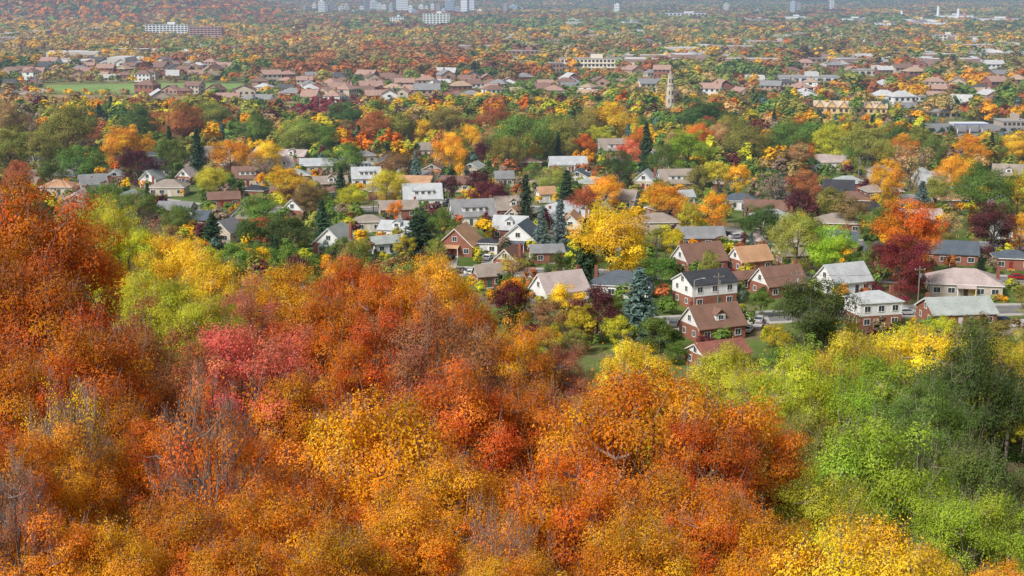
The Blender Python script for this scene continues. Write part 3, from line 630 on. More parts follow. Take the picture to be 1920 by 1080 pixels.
def monument():
    x,y=G(1256,216)
    root=bpy.data.objects.new('monument_tower',None); COL.objects.link(root); root.location=(x,y,0)
    ms=solid((.54,.47,.37),.2,.8); md=solid((.38,.32,.25),.2,.8)
    def cren(z,r,n,m):
        for i in range(n):
            a=2*math.pi*i/n; m.box(math.cos(a)*r,math.sin(a)*r,z,.4,.3,.5,0,a)
    m=MB(); m.box(0,0,2,7,7,4.2); cren(4.3,3.4,16,m); mk('base',m.mesh('base',[ms]),root)
    m=MB(); m.tube((0,0,4),(0,0,16.0),2.7,2.1,10)
    mk('shaft',m.mesh('shaft',[ms]),root)
    m=MB(); m.tube((0,0,16.0),(0,0,16.4),2.1,2.3,10); m.tube((0,0,16.4),(0,0,16.9),2.3,2.3,10); mk('gallery',m.mesh('gallery',[md]),root)
    m=MB(); m.tube((0,0,16.8),(0,0,22.0),1.85,1.6,10); cren(22.2,1.5,10,m); mk('lantern',m.mesh('lantern',[ms]),root)
    m=MB(); m.tube((0,0,22),(0,0,24.2),.95,.85,8); m.tube((0,0,24.2),(0,0,24.5),.95,.95,8); mk('turret',m.mesh('turret',[md]),root)
    wm=MB(); wm.box(0,0,0,.6,.25,2.2); me=wm.mesh('window',[M_GLASS])
    for z,r in ((8,2.4),(12.5,2.18),(19,1.7)):
        for a in (-math.pi/2-.39,-math.pi/2+.39): mk('window',me,root,(math.cos(a)*r,math.sin(a)*r,z),a+math.pi/2)
    tag(root,'tall slender cream stone monument tower with battlements rising from the trees','tower')
    FEAT.append((1243,120,1269,205,y,.04))
monument()
def rowhouses():
    x,y=G(1598,222); ppm=F/proj(x,y,0)[2]; W=135/ppm; D=11
    root=bpy.data.objects.new('row_house',None); COL.objects.link(root); root.location=(x,y+6,0); root.rotation_euler=(0,0,R_(-14))
    wd=solid((.72,.48,.23),.2,.5); m=MB(); m.box(0,0,2.8,W,D,6); mk('wall',m.mesh('wall',[wd]),root)
    m=MB(); m.extr([(p,q+5.8) for p,q in chevron(D,3,.4,.2)],'x',-W/2-.3,W/2+.3); rf=mk('roof',m.mesh('roof',[solid((.54,.42,.3),.25)]),root)
    n=6
    for i in range(n):
        xx=-W/2+W*(i+.5)/n; m=MB(); m.extr([(xx-2.6,5.8),(xx+2.6,5.8),(xx,8.8)],'y',-D/2-.8,0); mk('gable',m.mesh('gable',[wd]),root)
        m=MB(); m.extr([(xx+p,q+5.8) for p,q in chevron(5.2,3.1,.3,.2)],'y',-D/2-1.1,0); mk('gable_roof',m.mesh('gable_roof',[solid((.38,.31,.25),.2)]),rf)
        for z in (1.4,4.2):
            for dx in (-1.4,1.4):
                w=MB(); w.box(0,0,0,1.5,.3,1.5); mk('window',w.mesh('window',[M_GLASS]),root,(xx+dx,-D/2-.05,z))
    tag(root,'raw timber row of gabled townhouses under construction at right','row house')
    FEAT.append((1532,192,1664,219,y,.04))
rowhouses()
def station():
    x,y=G(1815,250); root=bpy.data.objects.new('filling_station',None); COL.objects.link(root); root.location=(x,y,0)
    m=MB(); m.box(0,0,4.9,17,8,.8); mk('canopy',m.mesh('canopy',[solid((.7,.7,.7),.04)]),root)
    m=MB(); m.box(0,-4.05,4.9,17.1,.12,.35); mk('canopy_stripe',m.mesh('canopy_stripe',[solid((.04,.15,.5),.05)]),root)
    for sx in (-6,0,6):
        for sy in (-2.3,2.3):
            m=MB(); m.box(sx,sy,2.3,.4,.4,4.3); mk('column',m.mesh('column',[M_WHITE]),root)
        m=MB(); m.box(sx,0,.9,.8,1.2,1.7); mk('fuel_pump',m.mesh('fuel_pump',[solid((.5,.08,.06),.1)]),root)
    tag(root,'white filling station canopy with blue stripe beside the parking lot','filling station')
    FEAT.append((1785,230,1850,255,y,.1)); FEAT.append((1860,236,1915,256,y,.3)); FEAT.append((1735,236,1785,256,y,.3))
station()
for a in range(90,450,24): FEAT.append((a,159,a+24,170,G(a,172)[1],.3))
FEAT.append((-10,98,100,106,G(0,106)[1],.2))
for a in range(530,650,24): FEAT.append((a,198,a+24,214,G(a,214)[1],.35))

# ------------------------------------------------------------------ cars
def car_proto():
    prof=[(-2.15,.35),(-2.2,.75),(-2.05,.92),(-1.75,.95),(-1.2,1.38),(.35,1.42),(1.0,.98),(1.95,.86),(2.2,.7),(2.2,.35)]
    m=MB(); m.extr(prof,'y',-.86,.86); body=m.mesh('body',[M_OROOF])
    g=MB(); gp=[(-1.66,.98),(-1.16,1.34),(.33,1.37),(.9,1.0)]; g.extr(gp,'y',-.875,.875)
    g.poly([(.42,-.78,1.40),(.42,.78,1.40),(1.0,.78,1.01),(1.0,-.78,1.01)]); g.poly([(-1.26,.78,1.37),(-1.26,-.78,1.37),(-1.76,-.78,.98),(-1.76,.78,.98)])
    glass=g.mesh('window',[M_GLASS])
    w=MB(); w.tube((0,-.11,0),(0,.11,0),.33,.33,14); wheel=w.mesh('wheel',[solid((.02,.02,.02),.1)])
    r=MB(); r.tube((0,-.12,0),(0,.12,0),.2,.2,10); rim=r.mesh('rim',[solid((.4,.4,.42),.05)])
    h=MB(); h.box(0,0,0,.08,.35,.16); hl=h.mesh('headlight',[solid((.8,.8,.75),.05)])
    t=MB(); t.box(0,0,0,.08,.3,.18); tl=t.mesh('tail_light',[solid((.4,.02,.02),.05)])
    return body,glass,wheel,rim,hl,tl
CP=car_proto(); CARC={'white':(.75,.75,.75),'silver':(.42,.43,.45),'black':(.025,.025,.03),'dark blue':(.03,.05,.12),'red':(.35,.03,.03),'grey':(.15,.155,.16)}
def car(x,y,rz,c,label,group='parked cars',z=.05):
    root=bpy.data.objects.new('parked_car',None); COL.objects.link(root); root.location=(x,y,T(x,y)+z); root.rotation_euler=(0,0,rz)
    b=mk('body',CP[0],root); b.color=(*CARC[c],1); mk('window',CP[1],root)
    for sx in (-1.35,1.35):
        for sy in (-.78,.78): w=mk('wheel',CP[2],root,(sx,sy,.33)); mk('rim',CP[3],w)
    for sy in (-.6,.6): mk('headlight',CP[4],root,(2.19,sy,.68)); mk('tail_light',CP[5],root,(-2.17,sy,.78))
    tag(root,label,'car',group)
for px,py,rz,c,lab in ((1362,443,.5,'black','black car parked on the street beyond the grey roofed bungalow'),(1380,447,.5,'silver','silver car parked right of the black car on the street'),
    (886,516,.1,'white','white car parked on the street at the edge of the woods'),(866,512,.1,'grey','grey car parked left of the white car by the woods'),
    (915,487,1.3,'white','white car in front of the small dark roofed garage'),(1402,622,1.2,'white','white car on the drive right of the brown dormer house'),
    (1423,604,1.3,'silver','silver car on the drive behind the white car'),(1884,607,.2,'dark blue','dark blue car beside the long low brick bungalow'),(1908,524,.1,'red','red car on the street near the right frame edge'),
    (1264,612,1.3,'grey','grey car on the drive left of the brown dormer house'),(1700,590,.1,'silver','silver car on the street behind the white storey house'),
    (845,487,1.4,'black','black car on the drive of the tan gabled house'),(642,486,1.4,'silver','silver car beside the pale green gabled house'),(848,380,.1,'white','white car on the street above the white dormer houses'),(1104,563,1.4,'black','black car between the pink grey roof and teal slate roof')):
    x,y=G(px,py); car(x,y,rz,c,lab)
    FEAT.append((px-10,py-10,px+10,py-1,y,.25))
ORD=ORD19
for py in (246,256):
    for i in range(9):
        px=1748+i*19+(4 if py>250 else 0)
        if 1790<px<1850 and py>244: continue
        x,y=G(px,py); c=rnd.choice(list(CARC)); car(x,y,1.57+rnd.uniform(-.1,.1),c,'%s car from the left, %s, in the %s row of the parking lot'%(ORD[i],c,'back' if py<250 else 'front'),'cars in the parking lot')
# ------------------------------------------------------------------ poles and lamps
def upole(px,by,hpx=None,h=10,lab=''):
    x,y=G(px,by); root=bpy.data.objects.new('utility_pole',None); COL.objects.link(root); root.location=(x,y,0); root.rotation_euler=(0,0,rnd.uniform(-.3,.3))
    wd=solid((.24,.20,.17),.3,4); m=MB(); m.tube((0,0,-.5),(0,0,h),.16,.11,8); mk('pole',m.mesh('pole',[wd]),root)
    m=MB(); m.box(0,-.15,h-.8,2.4,.12,.14); mk('crossarm',m.mesh('crossarm',[wd]),root)
    m=MB(); m.tube((.35,.25,h-2.6),(.35,.25,h-1.7),.24,.24,8); mk('transformer',m.mesh('transformer',[solid((.4,.42,.43),.05)]),root)
    for sx in (-1.1,1.1): m=MB(); m.tube((sx,-.15,h-.73),(sx,-.15,h-.5),.05,.04,6); mk('insulator',m.mesh('insulator',[M_WHITE]),root)
    tag(root,lab,'utility pole','utility poles along the streets'); return (x,y,h-.5)
P=[upole(1345,597,lab='tall wooden utility pole in front of the charcoal roofed house'),upole(1490,592,lab='wooden utility pole beside the round dark green tree'),upole(1720,582,lab='wooden utility pole behind the stone bungalow lawn')]
P2=[upole(700,398,lab='utility pole left of the white shed dormer house'),upole(838,382,lab='utility pole on the street right of the white dormer house'),upole(1100,404,lab='utility pole near the rust red tree'),]
P3=[upole(1230,518,lab='utility pole beside the big golden tree'),upole(1395,452,h=11,lab='utility pole by the pale street right of centre'),upole(1608,356,h=12,lab='utility pole in the right woods')]
P4=[upole(600,224,h=13,lab='lone utility pole above the crimson shrubs'),upole(225,206,h=12,lab='lone utility pole on the brown meadow at left')]
for PP,nm in ((P,'front'),(P2,'middle'),(P3,'rising')):
    m=MB()
    for a,b in zip(PP[:-1],PP[1:]):
        for dx in (-1.1,1.1):
            for i in range(10):
                t0,t1=i/10,(i+1)/10; sag=lambda t:-4*t*(1-t)*1.1
                q=lambda t:(a[0]+(b[0]-a[0])*t+dx*.5,a[1]+(b[1]-a[1])*t,a[2]+(b[2]-a[2])*t+sag(t)); m.tube(q(t0),q(t1),.02,.02,3)
    tag(mk('power_line',m.mesh('power_line',[solid((.05,.05,.05),.1)])),'thin sagging %s power lines strung between the wooden poles'%nm,'power line')
for px,by,lab in ((1300,597,'street lamp left of the charcoal roofed house'),(1560,522,'street lamp behind the light grey roofed white house'),(1180,430,'street lamp behind the big golden tree'),(560,397,'street lamp near the pinkish gabled brick house')):
    x,y=G(px,by); root=bpy.data.objects.new('street_lamp',None); COL.objects.link(root); root.location=(x,y,0); mt=solid((.45,.46,.47),.05)
    m=MB(); m.tube((0,0,0),(0,0,8.4),.1,.06,8); mk('pole',m.mesh('pole',[mt]),root); m=MB(); m.tube((0,0,8.4),(1.8,0,8.9),.05,.04,6); mk('arm',m.mesh('arm',[mt]),root)
    m=MB(); m.box(2.0,0,8.86,.7,.28,.14); mk('lamp_head',m.mesh('lamp_head',[mt]),root); tag(root,lab,'street lamp','street lamps')
for (a,b,lab) in (((1868,628),(1935,632),'weathered wooden board fence at the right edge'),((1190,590),(1260,628),'brown board fence beside the blue spruce'),((1500,640),(1590,640),'grey board fence left of the white storey house'),((1690,632),(1740,628),'board fence between the right hand houses')):
    p,q=np.array(G(*a)),np.array(G(*b)); L=np.linalg.norm(q-p); n=int(L/2.4)+1; ang=math.atan2(q[1]-p[1],q[0]-p[0])
    root=bpy.data.objects.new('fence',None); COL.objects.link(root); root.location=(p[0],p[1],T(*p)); root.rotation_euler=(0,0,ang); wd=solid((.34,.28,.22),.3,3)
    m=MB()
    for i in range(int(L/.2)): m.box(i*.2+.1,0,.85,.17,.03,1.6+.04*(i%2))
    mk('board_panel',m.mesh('board_panel',[wd]),root)
    pm=MB(); pm.box(0,.07,.9,.1,.1,1.9); pme=pm.mesh('post',[wd])
    for i in range(n): mk('post',pme,root,(i*L/max(n-1,1),0,0))
    tag(root,lab,'fence')

# ------------------------------------------------------------------ plant explicit middle trees
for (px,yt,yb,w,f,c) in MT:
    x,y=G(px,yb-4); zt=atY(px,yt,y)[2]; z0=T(x,y); Ht=max(zt-z0,2.5); R=w/2/F*proj(x,y,z0)[2]
    Ht=min(Ht,26)
    plant(x,y,z0,Ht*1.02,R,f,c,'mid'); OCC.append((x,y,R*.8))
    FEAT.append((px-w*.35,yt+3,px+w*.35,yt+(yb-yt)*.7,y,.25))
def inrect(px,py,r): return r[0]<px<r[2] and r[1]<py<r[3]
NOTREE=[(75,156,465,175),(-30,95,110,108),(0,179,520,192),(1725,232,1930,264),(1190,146,1590,161),(1200,83,1335,92),(1560,95,1705,103)]
def colpick(px,py):
    if 470<px<890 and 95<py<158: w=dict(rust=5,dgreen=2.5,deep=1.3,brown=3,olive=1,tan=.5)
    elif 500<px<680 and 192<py<228: w=dict(crimson=6,rust=1,maroon=1)
    elif px<250 and 176<py<222: w=dict(tan=4,gold=2,amber=1,olive=1,rust=1)
    elif py<60: w=dict(olive=3.5,tan=2.5,rust=1,green=3,amber=.5,brown=2,dgreen=1.5)
    elif py<135 and px<950: w=dict(tan=5,amber=1,gold=2,olive=3,green=1.2,brown=2,rust=1,deep=.6)
    elif py<200: w=dict(olive=3.5,green=3.5,gold=1.3,amber=.7,dgreen=1.5,maroon=.5,rust=1.2,tan=2.5,brown=1.5,deep=.5)
    elif py<340: w=dict(olive=4,green=4,gold=1.8,amber=.9,dgreen=1.2,rust=1.2,maroon=.5,deep=.5,tan=1.5,brown=1.2,ygreen=1.5)
    else: w=dict(olive=3,green=3,gold=1.8,dgreen=1.5,rust=.8,maroon=1.1,ygreen=2,brown=1.3,amber=.7)
    k=list(w); return rnd.choices(k,[w[q] for q in k])[0]
def farmesh(kind,wall,W=12.,D=9.,hw=3.0):
    m=MB(); m.box(0,0,hw/2,W,D,hw,0); rise=2.4
    if kind=='hip':
        a,d,z=W/2+.5,D/2+.5,hw; rl=W/2-D/2+.3
        m.poly([(-a,-d,z),(a,-d,z),(rl,0,z+rise),(-rl,0,z+rise)],1); m.poly([(a,d,z),(-a,d,z),(-rl,0,z+rise),(rl,0,z+rise)],1); m.poly([(-a,d,z),(-a,-d,z),(-rl,0,z+rise)],1); m.poly([(a,-d,z),(a,d,z),(rl,0,z+rise)],1)
    else:
        ax='x' if kind=='gx' else 'y'; span,ln=(D,W) if kind=='gx' else (W,D)
        m.extr([(p,q+hw) for p,q in chevron(span,rise+(.9 if kind=='gy' else 0),.5,.2)],ax,-ln/2-.5,ln/2+.5,1)
        m.extr([(-span/2,hw),(span/2,hw),(0,hw+rise-.1)],ax,-ln/2+.01,ln/2-.01,0)
    n=4
    for f in range(int(hw//2.6)):
        for i in range(n):
            xx=-W/2+W*(i+.5)/n; m.box(xx,-D/2-.02,1.6+f*2.7,1.4,.12,1.2,2)
        for sg in (-1,1): m.box(sg*(W/2+.02),0,1.6+f*2.7,.12,2.0,1.2,2)
    m.box(W*.3,0,hw+rise+.2,.8,.8,1.6,3)
    return m.mesh('house',[solid(wall,.12,1),M_OROOF,M_GLASS,M_CHIM])
FM=[(k,wn,farmesh(k,w,12,9,h)) for k,h in (('hip',3.0),('gx',3.0),('gy',3.0),('hip',5.4),('gx',5.4)) for w,wn in ((B,'brick'),((.46,.29,.22),'pink brick'),(Be,'beige'),(Wt,'white'))]
RC={'brown':(.24,.15,.12),'rosy':(.40,.26,.21),'grey':(.26,.26,.265),'pale grey':(.5,.5,.5),'tan':(.44,.32,.23),'charcoal':(.10,.10,.105)}
ZN=[((10,66,128,170),7,'left of the sports field'),((70,420,118,152),50,'in the rows above the sports field'),((270,470,176,194),10,'below the sports field'),((480,760,150,194),40,'in the left centre rows'),((760,930,152,192),22,'in the centre rows'),((930,1140,150,190),16,'below the cream school'),
    ((1165,1245,140,176),6,'left of the stone tower'),((1290,1530,165,186),10,'right of the stone tower'),((1480,1720,128,150),10,'in the upper right rows'),((1640,1910,165,212),14,'above the parking lot'),((1700,1915,120,150),8,'in the top right rows')]
farL={}; nfar=0
for (x0,x1,y0,y1),n,ph in ZN:
    placed=[];tries=0
    while len(placed)<n and tries<n*40:
        tries+=1; px=rnd.uniform(x0,x1); py=rnd.uniform(y0,y1)+2.5*math.sin(px*.03)
        x,y=G(px,py)
        if any(abs(x-a)<14 and abs(y-b)<14 for a,b in placed) or any(inrect(px,py,r) for r in NOTREE): continue
        placed.append((x,y)); kd,wn,me=rnd.choice(FM)
        rc=rnd.choices(list(RC),[4,5,2,1.0,2,1.0] if px<1140 else [2,2,3,2.5,1.5,1.5])[0]
        o=mk('house',me,None,(x,y,0),R_(rnd.choice((-20,-8,6,18))+rnd.choice((0,0,90)))+rnd.uniform(-.1,.1)); s=rnd.uniform(.9,1.3); o.scale=(s,s,s*rnd.uniform(.95,1.15)); o.color=(*RC[rc],1)
        farL.setdefault((rc,wn,ph),[]).append((px,o)); ppm=F/proj(x,y,0)[2]
        FEAT.append((px-6.5*ppm,py-7.5*ppm,px+6.5*ppm,py-1.2*ppm,y,rnd.choice((.2,.3,.45)))); OCC.append((x,y,9)); nfar+=1
def ordword(i,n):
    if n==1: return ''
    return ORD19[i] if i<20 else '%dth'%(i+1)
for (rc,wn,ph),L in farL.items():
    L.sort(key=lambda q:q[0])
    for i,(px,o) in enumerate(L):
        w=ordword(i,len(L)); tag(o,(w+' ' if w else '')+'%s roofed %s house%s %s'%(rc,wn,' from the left' if (w and i) else '',ph),'house','distant suburban houses')
FA=np.array(FEAT)
def distant_houses():
    V=[];Fc=[];Mi=[];nh=0
    mats=[solid((.6,.57,.52),.1),solid((.36,.23,.19),.1),solid((.38,.38,.38),.1),solid((.28,.19,.16),.1),solid((.18,.18,.185),.1),solid((.6,.6,.6),.05)]
    tr_=0
    while nh<1100 and tr_<60000:
        tr_+=1
        py=rnd.uniform(30,132); px=rnd.uniform(-60,1980)
        if py<62 and px<540: continue
        if px<950 and rnd.random()<.75: continue
        if 470<px<890 and 90<py<150: continue
        if math.sin(px*.013+py*.09)+math.sin(px*.031-py*.13)<.0: continue
        if any(inrect(px,py,r) for r in NOTREE): continue
        x,y=G(px,py)
        big=rnd.random()<.07; W=rnd.uniform(10,15)*(3.2 if big else 1); D=rnd.uniform(9,12)*(1.6 if big else 1); h=rnd.uniform(3.4,6.4); rise=0.3 if big else rnd.uniform(2,3); a=rnd.choice((0,.2,1.57))+rnd.uniform(-.15,.15); c,s=math.cos(a),math.sin(a)
        if big: h+=4
        pts=[(-W/2,-D/2,-1),(W/2,-D/2,-1),(W/2,D/2,-1),(-W/2,D/2,-1),(-W/2,-D/2,h),(W/2,-D/2,h),(W/2,D/2,h),(-W/2,D/2,h),(-W/2+D*.4,0,h+rise),(W/2-D*.4,0,h+rise)]
        z=T(x,y); b=len(V); V+=[(x+p*c-q*s,y+p*s+q*c,z+r) for p,q,r in pts]
        mw=rnd.choice((0,1,1)); mr=5 if big else rnd.choice((2,2,3,3,4,4,5))
        for f,mm in (((0,1,5,4),mw),((1,2,6,5),mw),((2,3,7,6),mw),((3,0,4,7),mw),((4,5,9,8),mr),((6,7,8,9),mr),((5,6,9),mr),((7,4,8),mr)):
            Fc.append(tuple(b+i for i in f)); Mi.append(mm)
        nh+=1
    me=bpy.data.meshes.new('distant_houses'); me.from_pydata(V,[],Fc)
    for m in mats: me.materials.append(m)
    me.polygons.foreach_set('material_index',Mi); me.update()
    tag(mk('distant_houses',me),'countless tiny roofs of the far suburbs scattered among hazy trees','houses',kind='stuff')
distant_houses()

# middle fill
cands=[]; y=262.
OX=np.array(OCC)
while y<830:
    sp=7.8 if y<560 else 8.0; x=-.41*y-4
    while x<.41*y:
        xx=x+rnd.uniform(-3,3); yy=y+rnd.uniform(-3,3); x+=sp
        px,py,zc=proj(xx,yy,T(xx,yy))
        if any(inrect(px,py,r) for r in NOTREE): continue
        R=rnd.uniform(1.9,3.9) if py>330 else rnd.uniform(2.8,5.8); Ht=R*rnd.uniform(1.8,3.3); f='r'; c=colpick(px,py)
        q=rnd.random()
        if q<.12: f='s'; c='spruce' if rnd.random()<.7 else 'bspruce'; R*=.6; Ht=R*rnd.uniform(3.5,5)
        elif q<.18: f='b'; c='grey'
        if 500<px<680 and 192<py<228: R*=.6;Ht*=.4
        if px<560 and 190<py<215: Ht*=.5;R*=.8
        Ht=min(Ht,17)
        if near_road(xx,yy,R*.3): continue
        dd=np.hypot(OX[:,0]-xx,OX[:,1]-yy)-OX[:,2]
        ppm=F/zc; ok=False
        for sc in (1,.7,.45,.25):
            if np.min(dd)>R*sc*.55 and not blocked(px,py-Ht*sc*ppm*.97,py,R*sc*ppm,yy): ok=True; break
        if not ok: continue
        cands.append((R*sc/yy,xx,yy,R*sc,Ht*sc,f,c,px,py))
    y+=sp
cands.sort(key=lambda q:-q[0])
quota={'r':190,'s':60,'b':14}; stuffT=[]
for q in cands:
    if quota[q[5]]>0 and -40<q[7]<1960:
        quota[q[5]]-=1; plant(q[1],q[2],T(q[1],q[2]),q[4],q[3],q[5],q[6],'mid')
    else: stuffT.append(q)
QC=[];QN=[];QS=[];QT=[]
def batch(X,Y,Z,R,Hh,Cc,ncl,per,ls):
    M=len(X); X,Y,Z,R,Hh=[np.asarray(a,float) for a in (X,Y,Z,R,Hh)]; Cc=np.asarray(Cc,float)
    d=rng.normal(size=(M,ncl,3)); d/=np.linalg.norm(d,axis=2,keepdims=True); d[:,:,2]=np.where(rng.random((M,ncl))<.75,np.abs(d[:,:,2]),d[:,:,2])
    sh=rng.uniform(.55,.95,(M,ncl,1))
    ax=np.stack([R,R,Hh*.45],1)[:,None,:]
    cen=np.stack([X,Y,Z+Hh*.5],1)[:,None,:]
    cc=cen+d*ax*sh
    cv=rng.normal(1,.13,(M,ncl,1))
    e=rng.normal(size=(M,ncl,per,3)); e/=np.linalg.norm(e,axis=3,keepdims=True)
    cr=(R*.38)[:,None,None,None]
    P=cc[:,:,None,:]+(e*cr*rng.uniform(.4,1,(M,ncl,per,1)) if per>1 else 0)
    Nn=e*.5+d[:,:,None,:]*.8+np.array([0,0,.6])+rng.normal(0,.22,(M,ncl,per,3))
    S_=(R*ls)[:,None,None]*rng.uniform(.7,1.25,(M,ncl,per))
    Tt=Cc[:,None,None,:]*cv[:,:,None,:]*rng.uniform(.88,1.12,(M,ncl,per,1))
    QC.append(P.reshape(-1,3));QN.append(Nn.reshape(-1,3));QS.append(S_.ravel());QT.append(np.clip(Tt,0.005,.9).reshape(-1,3))
def cj(c,mix=0):
    c=PAL[c][0]; k=rnd.uniform(.88,1.15); a=(.38,.29,.10)
    c=[c[i]*(1-mix)+a[i]*mix for i in range(3)]
    return (c[0]*k*rnd.uniform(.93,1.07),c[1]*k*rnd.uniform(.93,1.1),c[2]*k)
if stuffT:
    batch([q[1] for q in stuffT],[q[2] for q in stuffT],[T(q[1],q[2]) for q in stuffT],[q[3] for q in stuffT],[q[4] for q in stuffT],[cj(q[6]) for q in stuffT],16,22,.16)
PG={}
def clus(X,Y,px,py,cell,p):
    k=(int(X//cell+math.sin(Y*.01)),int(Y//(cell*2)+math.sin(X*.012)))
    if rnd.random()<p:
        if k not in PG: PG[k]=colpick(px,py)
        return PG[k]
    return colpick(px,py)
far=[]; y=830.
while y<2100:
    sp=8.6+(y-830)*.003; x=-.42*y
    while x<.42*y:
        xx=x+rnd.uniform(-4,4); yy=y+rnd.uniform(-4,4); x+=sp
        px,py,zc=proj(xx,yy,0)
        if any(inrect(px,py,r) for r in NOTREE): continue
        if rnd.random()<.12: continue
        R=rnd.uniform(2.4,6.8); Ht=R*rnd.uniform(1.5,2.3); ppm=F/zc
        if 500<px<680 and 192<py<228: R*=.6;Ht*=.4
        if px<560 and 176<py<215: Ht*=.4;R*=.7
        if blocked(px,py-Ht*ppm,py,R*ppm,yy):
            R*=.5;Ht*=.45
            if blocked(px,py-Ht*ppm,py,R*ppm,yy): continue
        if np.any(np.hypot(OX[:,0]-xx,OX[:,1]-yy)<OX[:,2]): continue
        far.append((xx,yy,R,Ht,clus(xx,yy,px,py,40,.65)))
    y+=sp
a=[q for q in far if q[1]<1300]; b=[q for q in far if q[1]>=1300]
for L,nc,pr,ls,mx in ((a,12,8,.26,.1),(b,13,2,.38,.2)):
    batch([q[0] for q in L],[q[1] for q in L],[0]*len(L),[q[2] for q in L],[q[3] for q in L],[cj(q[4],mx) for q in L],nc,pr,ls)
L=[]
for i in range(34000):
    Y=math.sqrt(rnd.uniform(2100**2,5800**2)); u=rnd.uniform(-.4,.4); X=u*Y; px,py,zc=proj(X,Y,0)
    z=T(X,Y)
    if any(inrect(px,py,r) for r in NOTREE): continue
    hill=z>2; R=rnd.uniform(5,11)*(1.1 if hill else 1); Ht=R*rnd.uniform(1.0,1.5)
    ppm=F/zc
    if blocked(px,py-Ht*ppm,py,R*ppm,Y): continue
    if hill and Y<4600: cc=cj(rnd.choice(['rust','deep','brown','rust','tan','orange','green']),.1)
    else: cc=cj(clus(X,Y,px,py,110,.72),.25)
    if px<620 and 58<py<95 and rnd.random()<.6: cc=cj(rnd.choice(['tan','gold','amber','olive']),.2)
    L.append((X,Y,z,R,Ht,cc))
batch([q[0] for q in L],[q[1] for q in L],[q[2] for q in L],[q[3] for q in L],[q[4] for q in L],[q[5] for q in L],12,1,.52)
me=leafmesh('distant_trees',np.concatenate(QC),np.concatenate(QN),np.concatenate(QS),np.concatenate(QT),M_LEAF2,.8)
tag(mk('distant_trees',me),'sea of small autumn coloured trees filling the far suburbs and hills','trees',kind='stuff')
print('quads',len(me.polygons),'stuff mid',len(stuffT),'far',len(far),'farhouses',nfar)

# ------------------------------------------------------------------ foreground slope woods : x, ytop, width, Y, form, colour
NT=[(20,318,290,100,'r','deep'),(-70,420,300,85,'r','deep'),(120,388,210,108,'r','deep'),(60,480,290,82,'r','deep'),(185,362,140,190,'r','ygreen'),(235,412,150,168,'r','ygreen'),(320,424,170,168,'r','yellow'),(285,490,160,145,'r','ygreen'),
(400,474,160,154,'r','yellow'),(375,540,150,128,'r','ygreen'),(450,520,150,140,'t','rose'),(540,484,165,150,'r','amber'),(655,474,175,150,'r','deep'),(815,466,170,165,'r','gold'),(735,490,180,135,'r','orange'),(870,540,165,125,'r','deep'),(955,585,165,122,'r','amber'),
(600,548,200,115,'r','orange'),(700,590,190,105,'r','deep'),(450,578,270,86,'r','red'),(240,560,210,95,'t','rust'),(345,640,200,84,'t','rust'),(820,548,250,104,'t','rose'),(1040,625,150,125,'t','rose'),
(840,670,260,82,'r','ored'),(990,690,220,86,'r','deep'),(1230,655,380,78,'r','orange'),(1110,720,220,84,'r','orange'),(1400,740,220,80,'r','orange'),(1320,760,230,74,'r','deep'),(1185,634,140,150,'r','yellow'),(1365,640,150,145,'r','ygreen'),(1440,690,150,125,'r','ygreen'),
(1500,640,190,145,'r','ygreen'),(1600,615,180,155,'r','ygreen'),(1725,588,230,165,'r','yellow'),(1650,655,190,140,'r','bgreen'),(1830,612,240,138,'r','dgreen'),(1905,610,140,165,'r','ygreen'),(1535,760,200,110,'r','olive'),
(1650,770,300,86,'r','bgreen'),(1815,800,240,98,'r','green'),(1745,690,180,120,'r','green'),(1550,870,220,78,'r','ygreen'),(1830,900,220,76,'r','bgreen'),(1640,948,350,56,'r','yellow'),(1450,960,240,60,'r','amber'),
(1270,870,290,64,'r','orange'),(700,730,380,66,'r','amber'),(560,850,280,58,'r','orange'),(850,850,280,58,'r','amber'),(1060,820,300,66,'r','orange'),(940,930,170,50,'b','orange'),(385,670,220,56,'b','orange'),(125,690,190,58,'b','gold'),
(150,590,270,76,'r','deep'),(250,850,250,60,'r','amber'),(20,840,150,46,'b','rose'),(330,920,240,50,'r','orange'),(480,900,250,52,'r','amber'),(200,720,240,68,'r','deep'),(0,640,250,66,'r','deep'),(560,690,230,82,'r','orange'),(430,790,230,66,'r','orange'),
(760,910,240,52,'r','amber'),(1180,950,250,52,'r','amber'),(620,970,240,48,'r','amber'),(1360,910,220,62,'r','orange'),(80,950,240,46,'r','amber'),(1740,1010,200,56,'r','yellow'),(1900,1040,200,60,'r','gold'),
(200,980,230,46,'r','amber'),(430,1000,230,44,'r','orange'),(-10,790,230,52,'r','deep'),(960,1010,220,46,'r','amber'),(280,770,200,60,'t','orange'),(90,800,200,56,'r','amber')]
outx=[-200,0,130,200,330,400,480,600,860,930,1000,1100,1250,1400,1550,1700,1900,2100]; outy=[300,330,380,380,430,500,490,480,480,560,620,680,670,650,640,610,620,620]
CLY=[40,50,60,80,100,130,260]; CLP=[1010,940,840,700,600,460,340]
NP=[]
for (px,yt,w,Y,f,c) in NT:
    if Y>=76 or c in ('red','yellow','gold') or f=='b': FEAT.append((px-w*.38,yt+5,px+w*.38,yt+w*.7,Y,.22))
FA=np.array(FEAT)
for (px,yt,w,Y,f,c) in NT:
    x,_,zt=atY(px,yt,Y); z0=T(x,Y); Ht=zt-z0; zc=proj(x,Y,zt-5)[2]; R=w/2/F*zc*1.03
    if Ht<6: z0=zt-6; Ht=6
    plant(x,Y,z0,Ht,R,f,c,'near'); NP.append((x,Y,R,c,px,yt))
NA=np.array([(a[0],a[1],a[2]) for a in NP]); cnt=0
y=42.
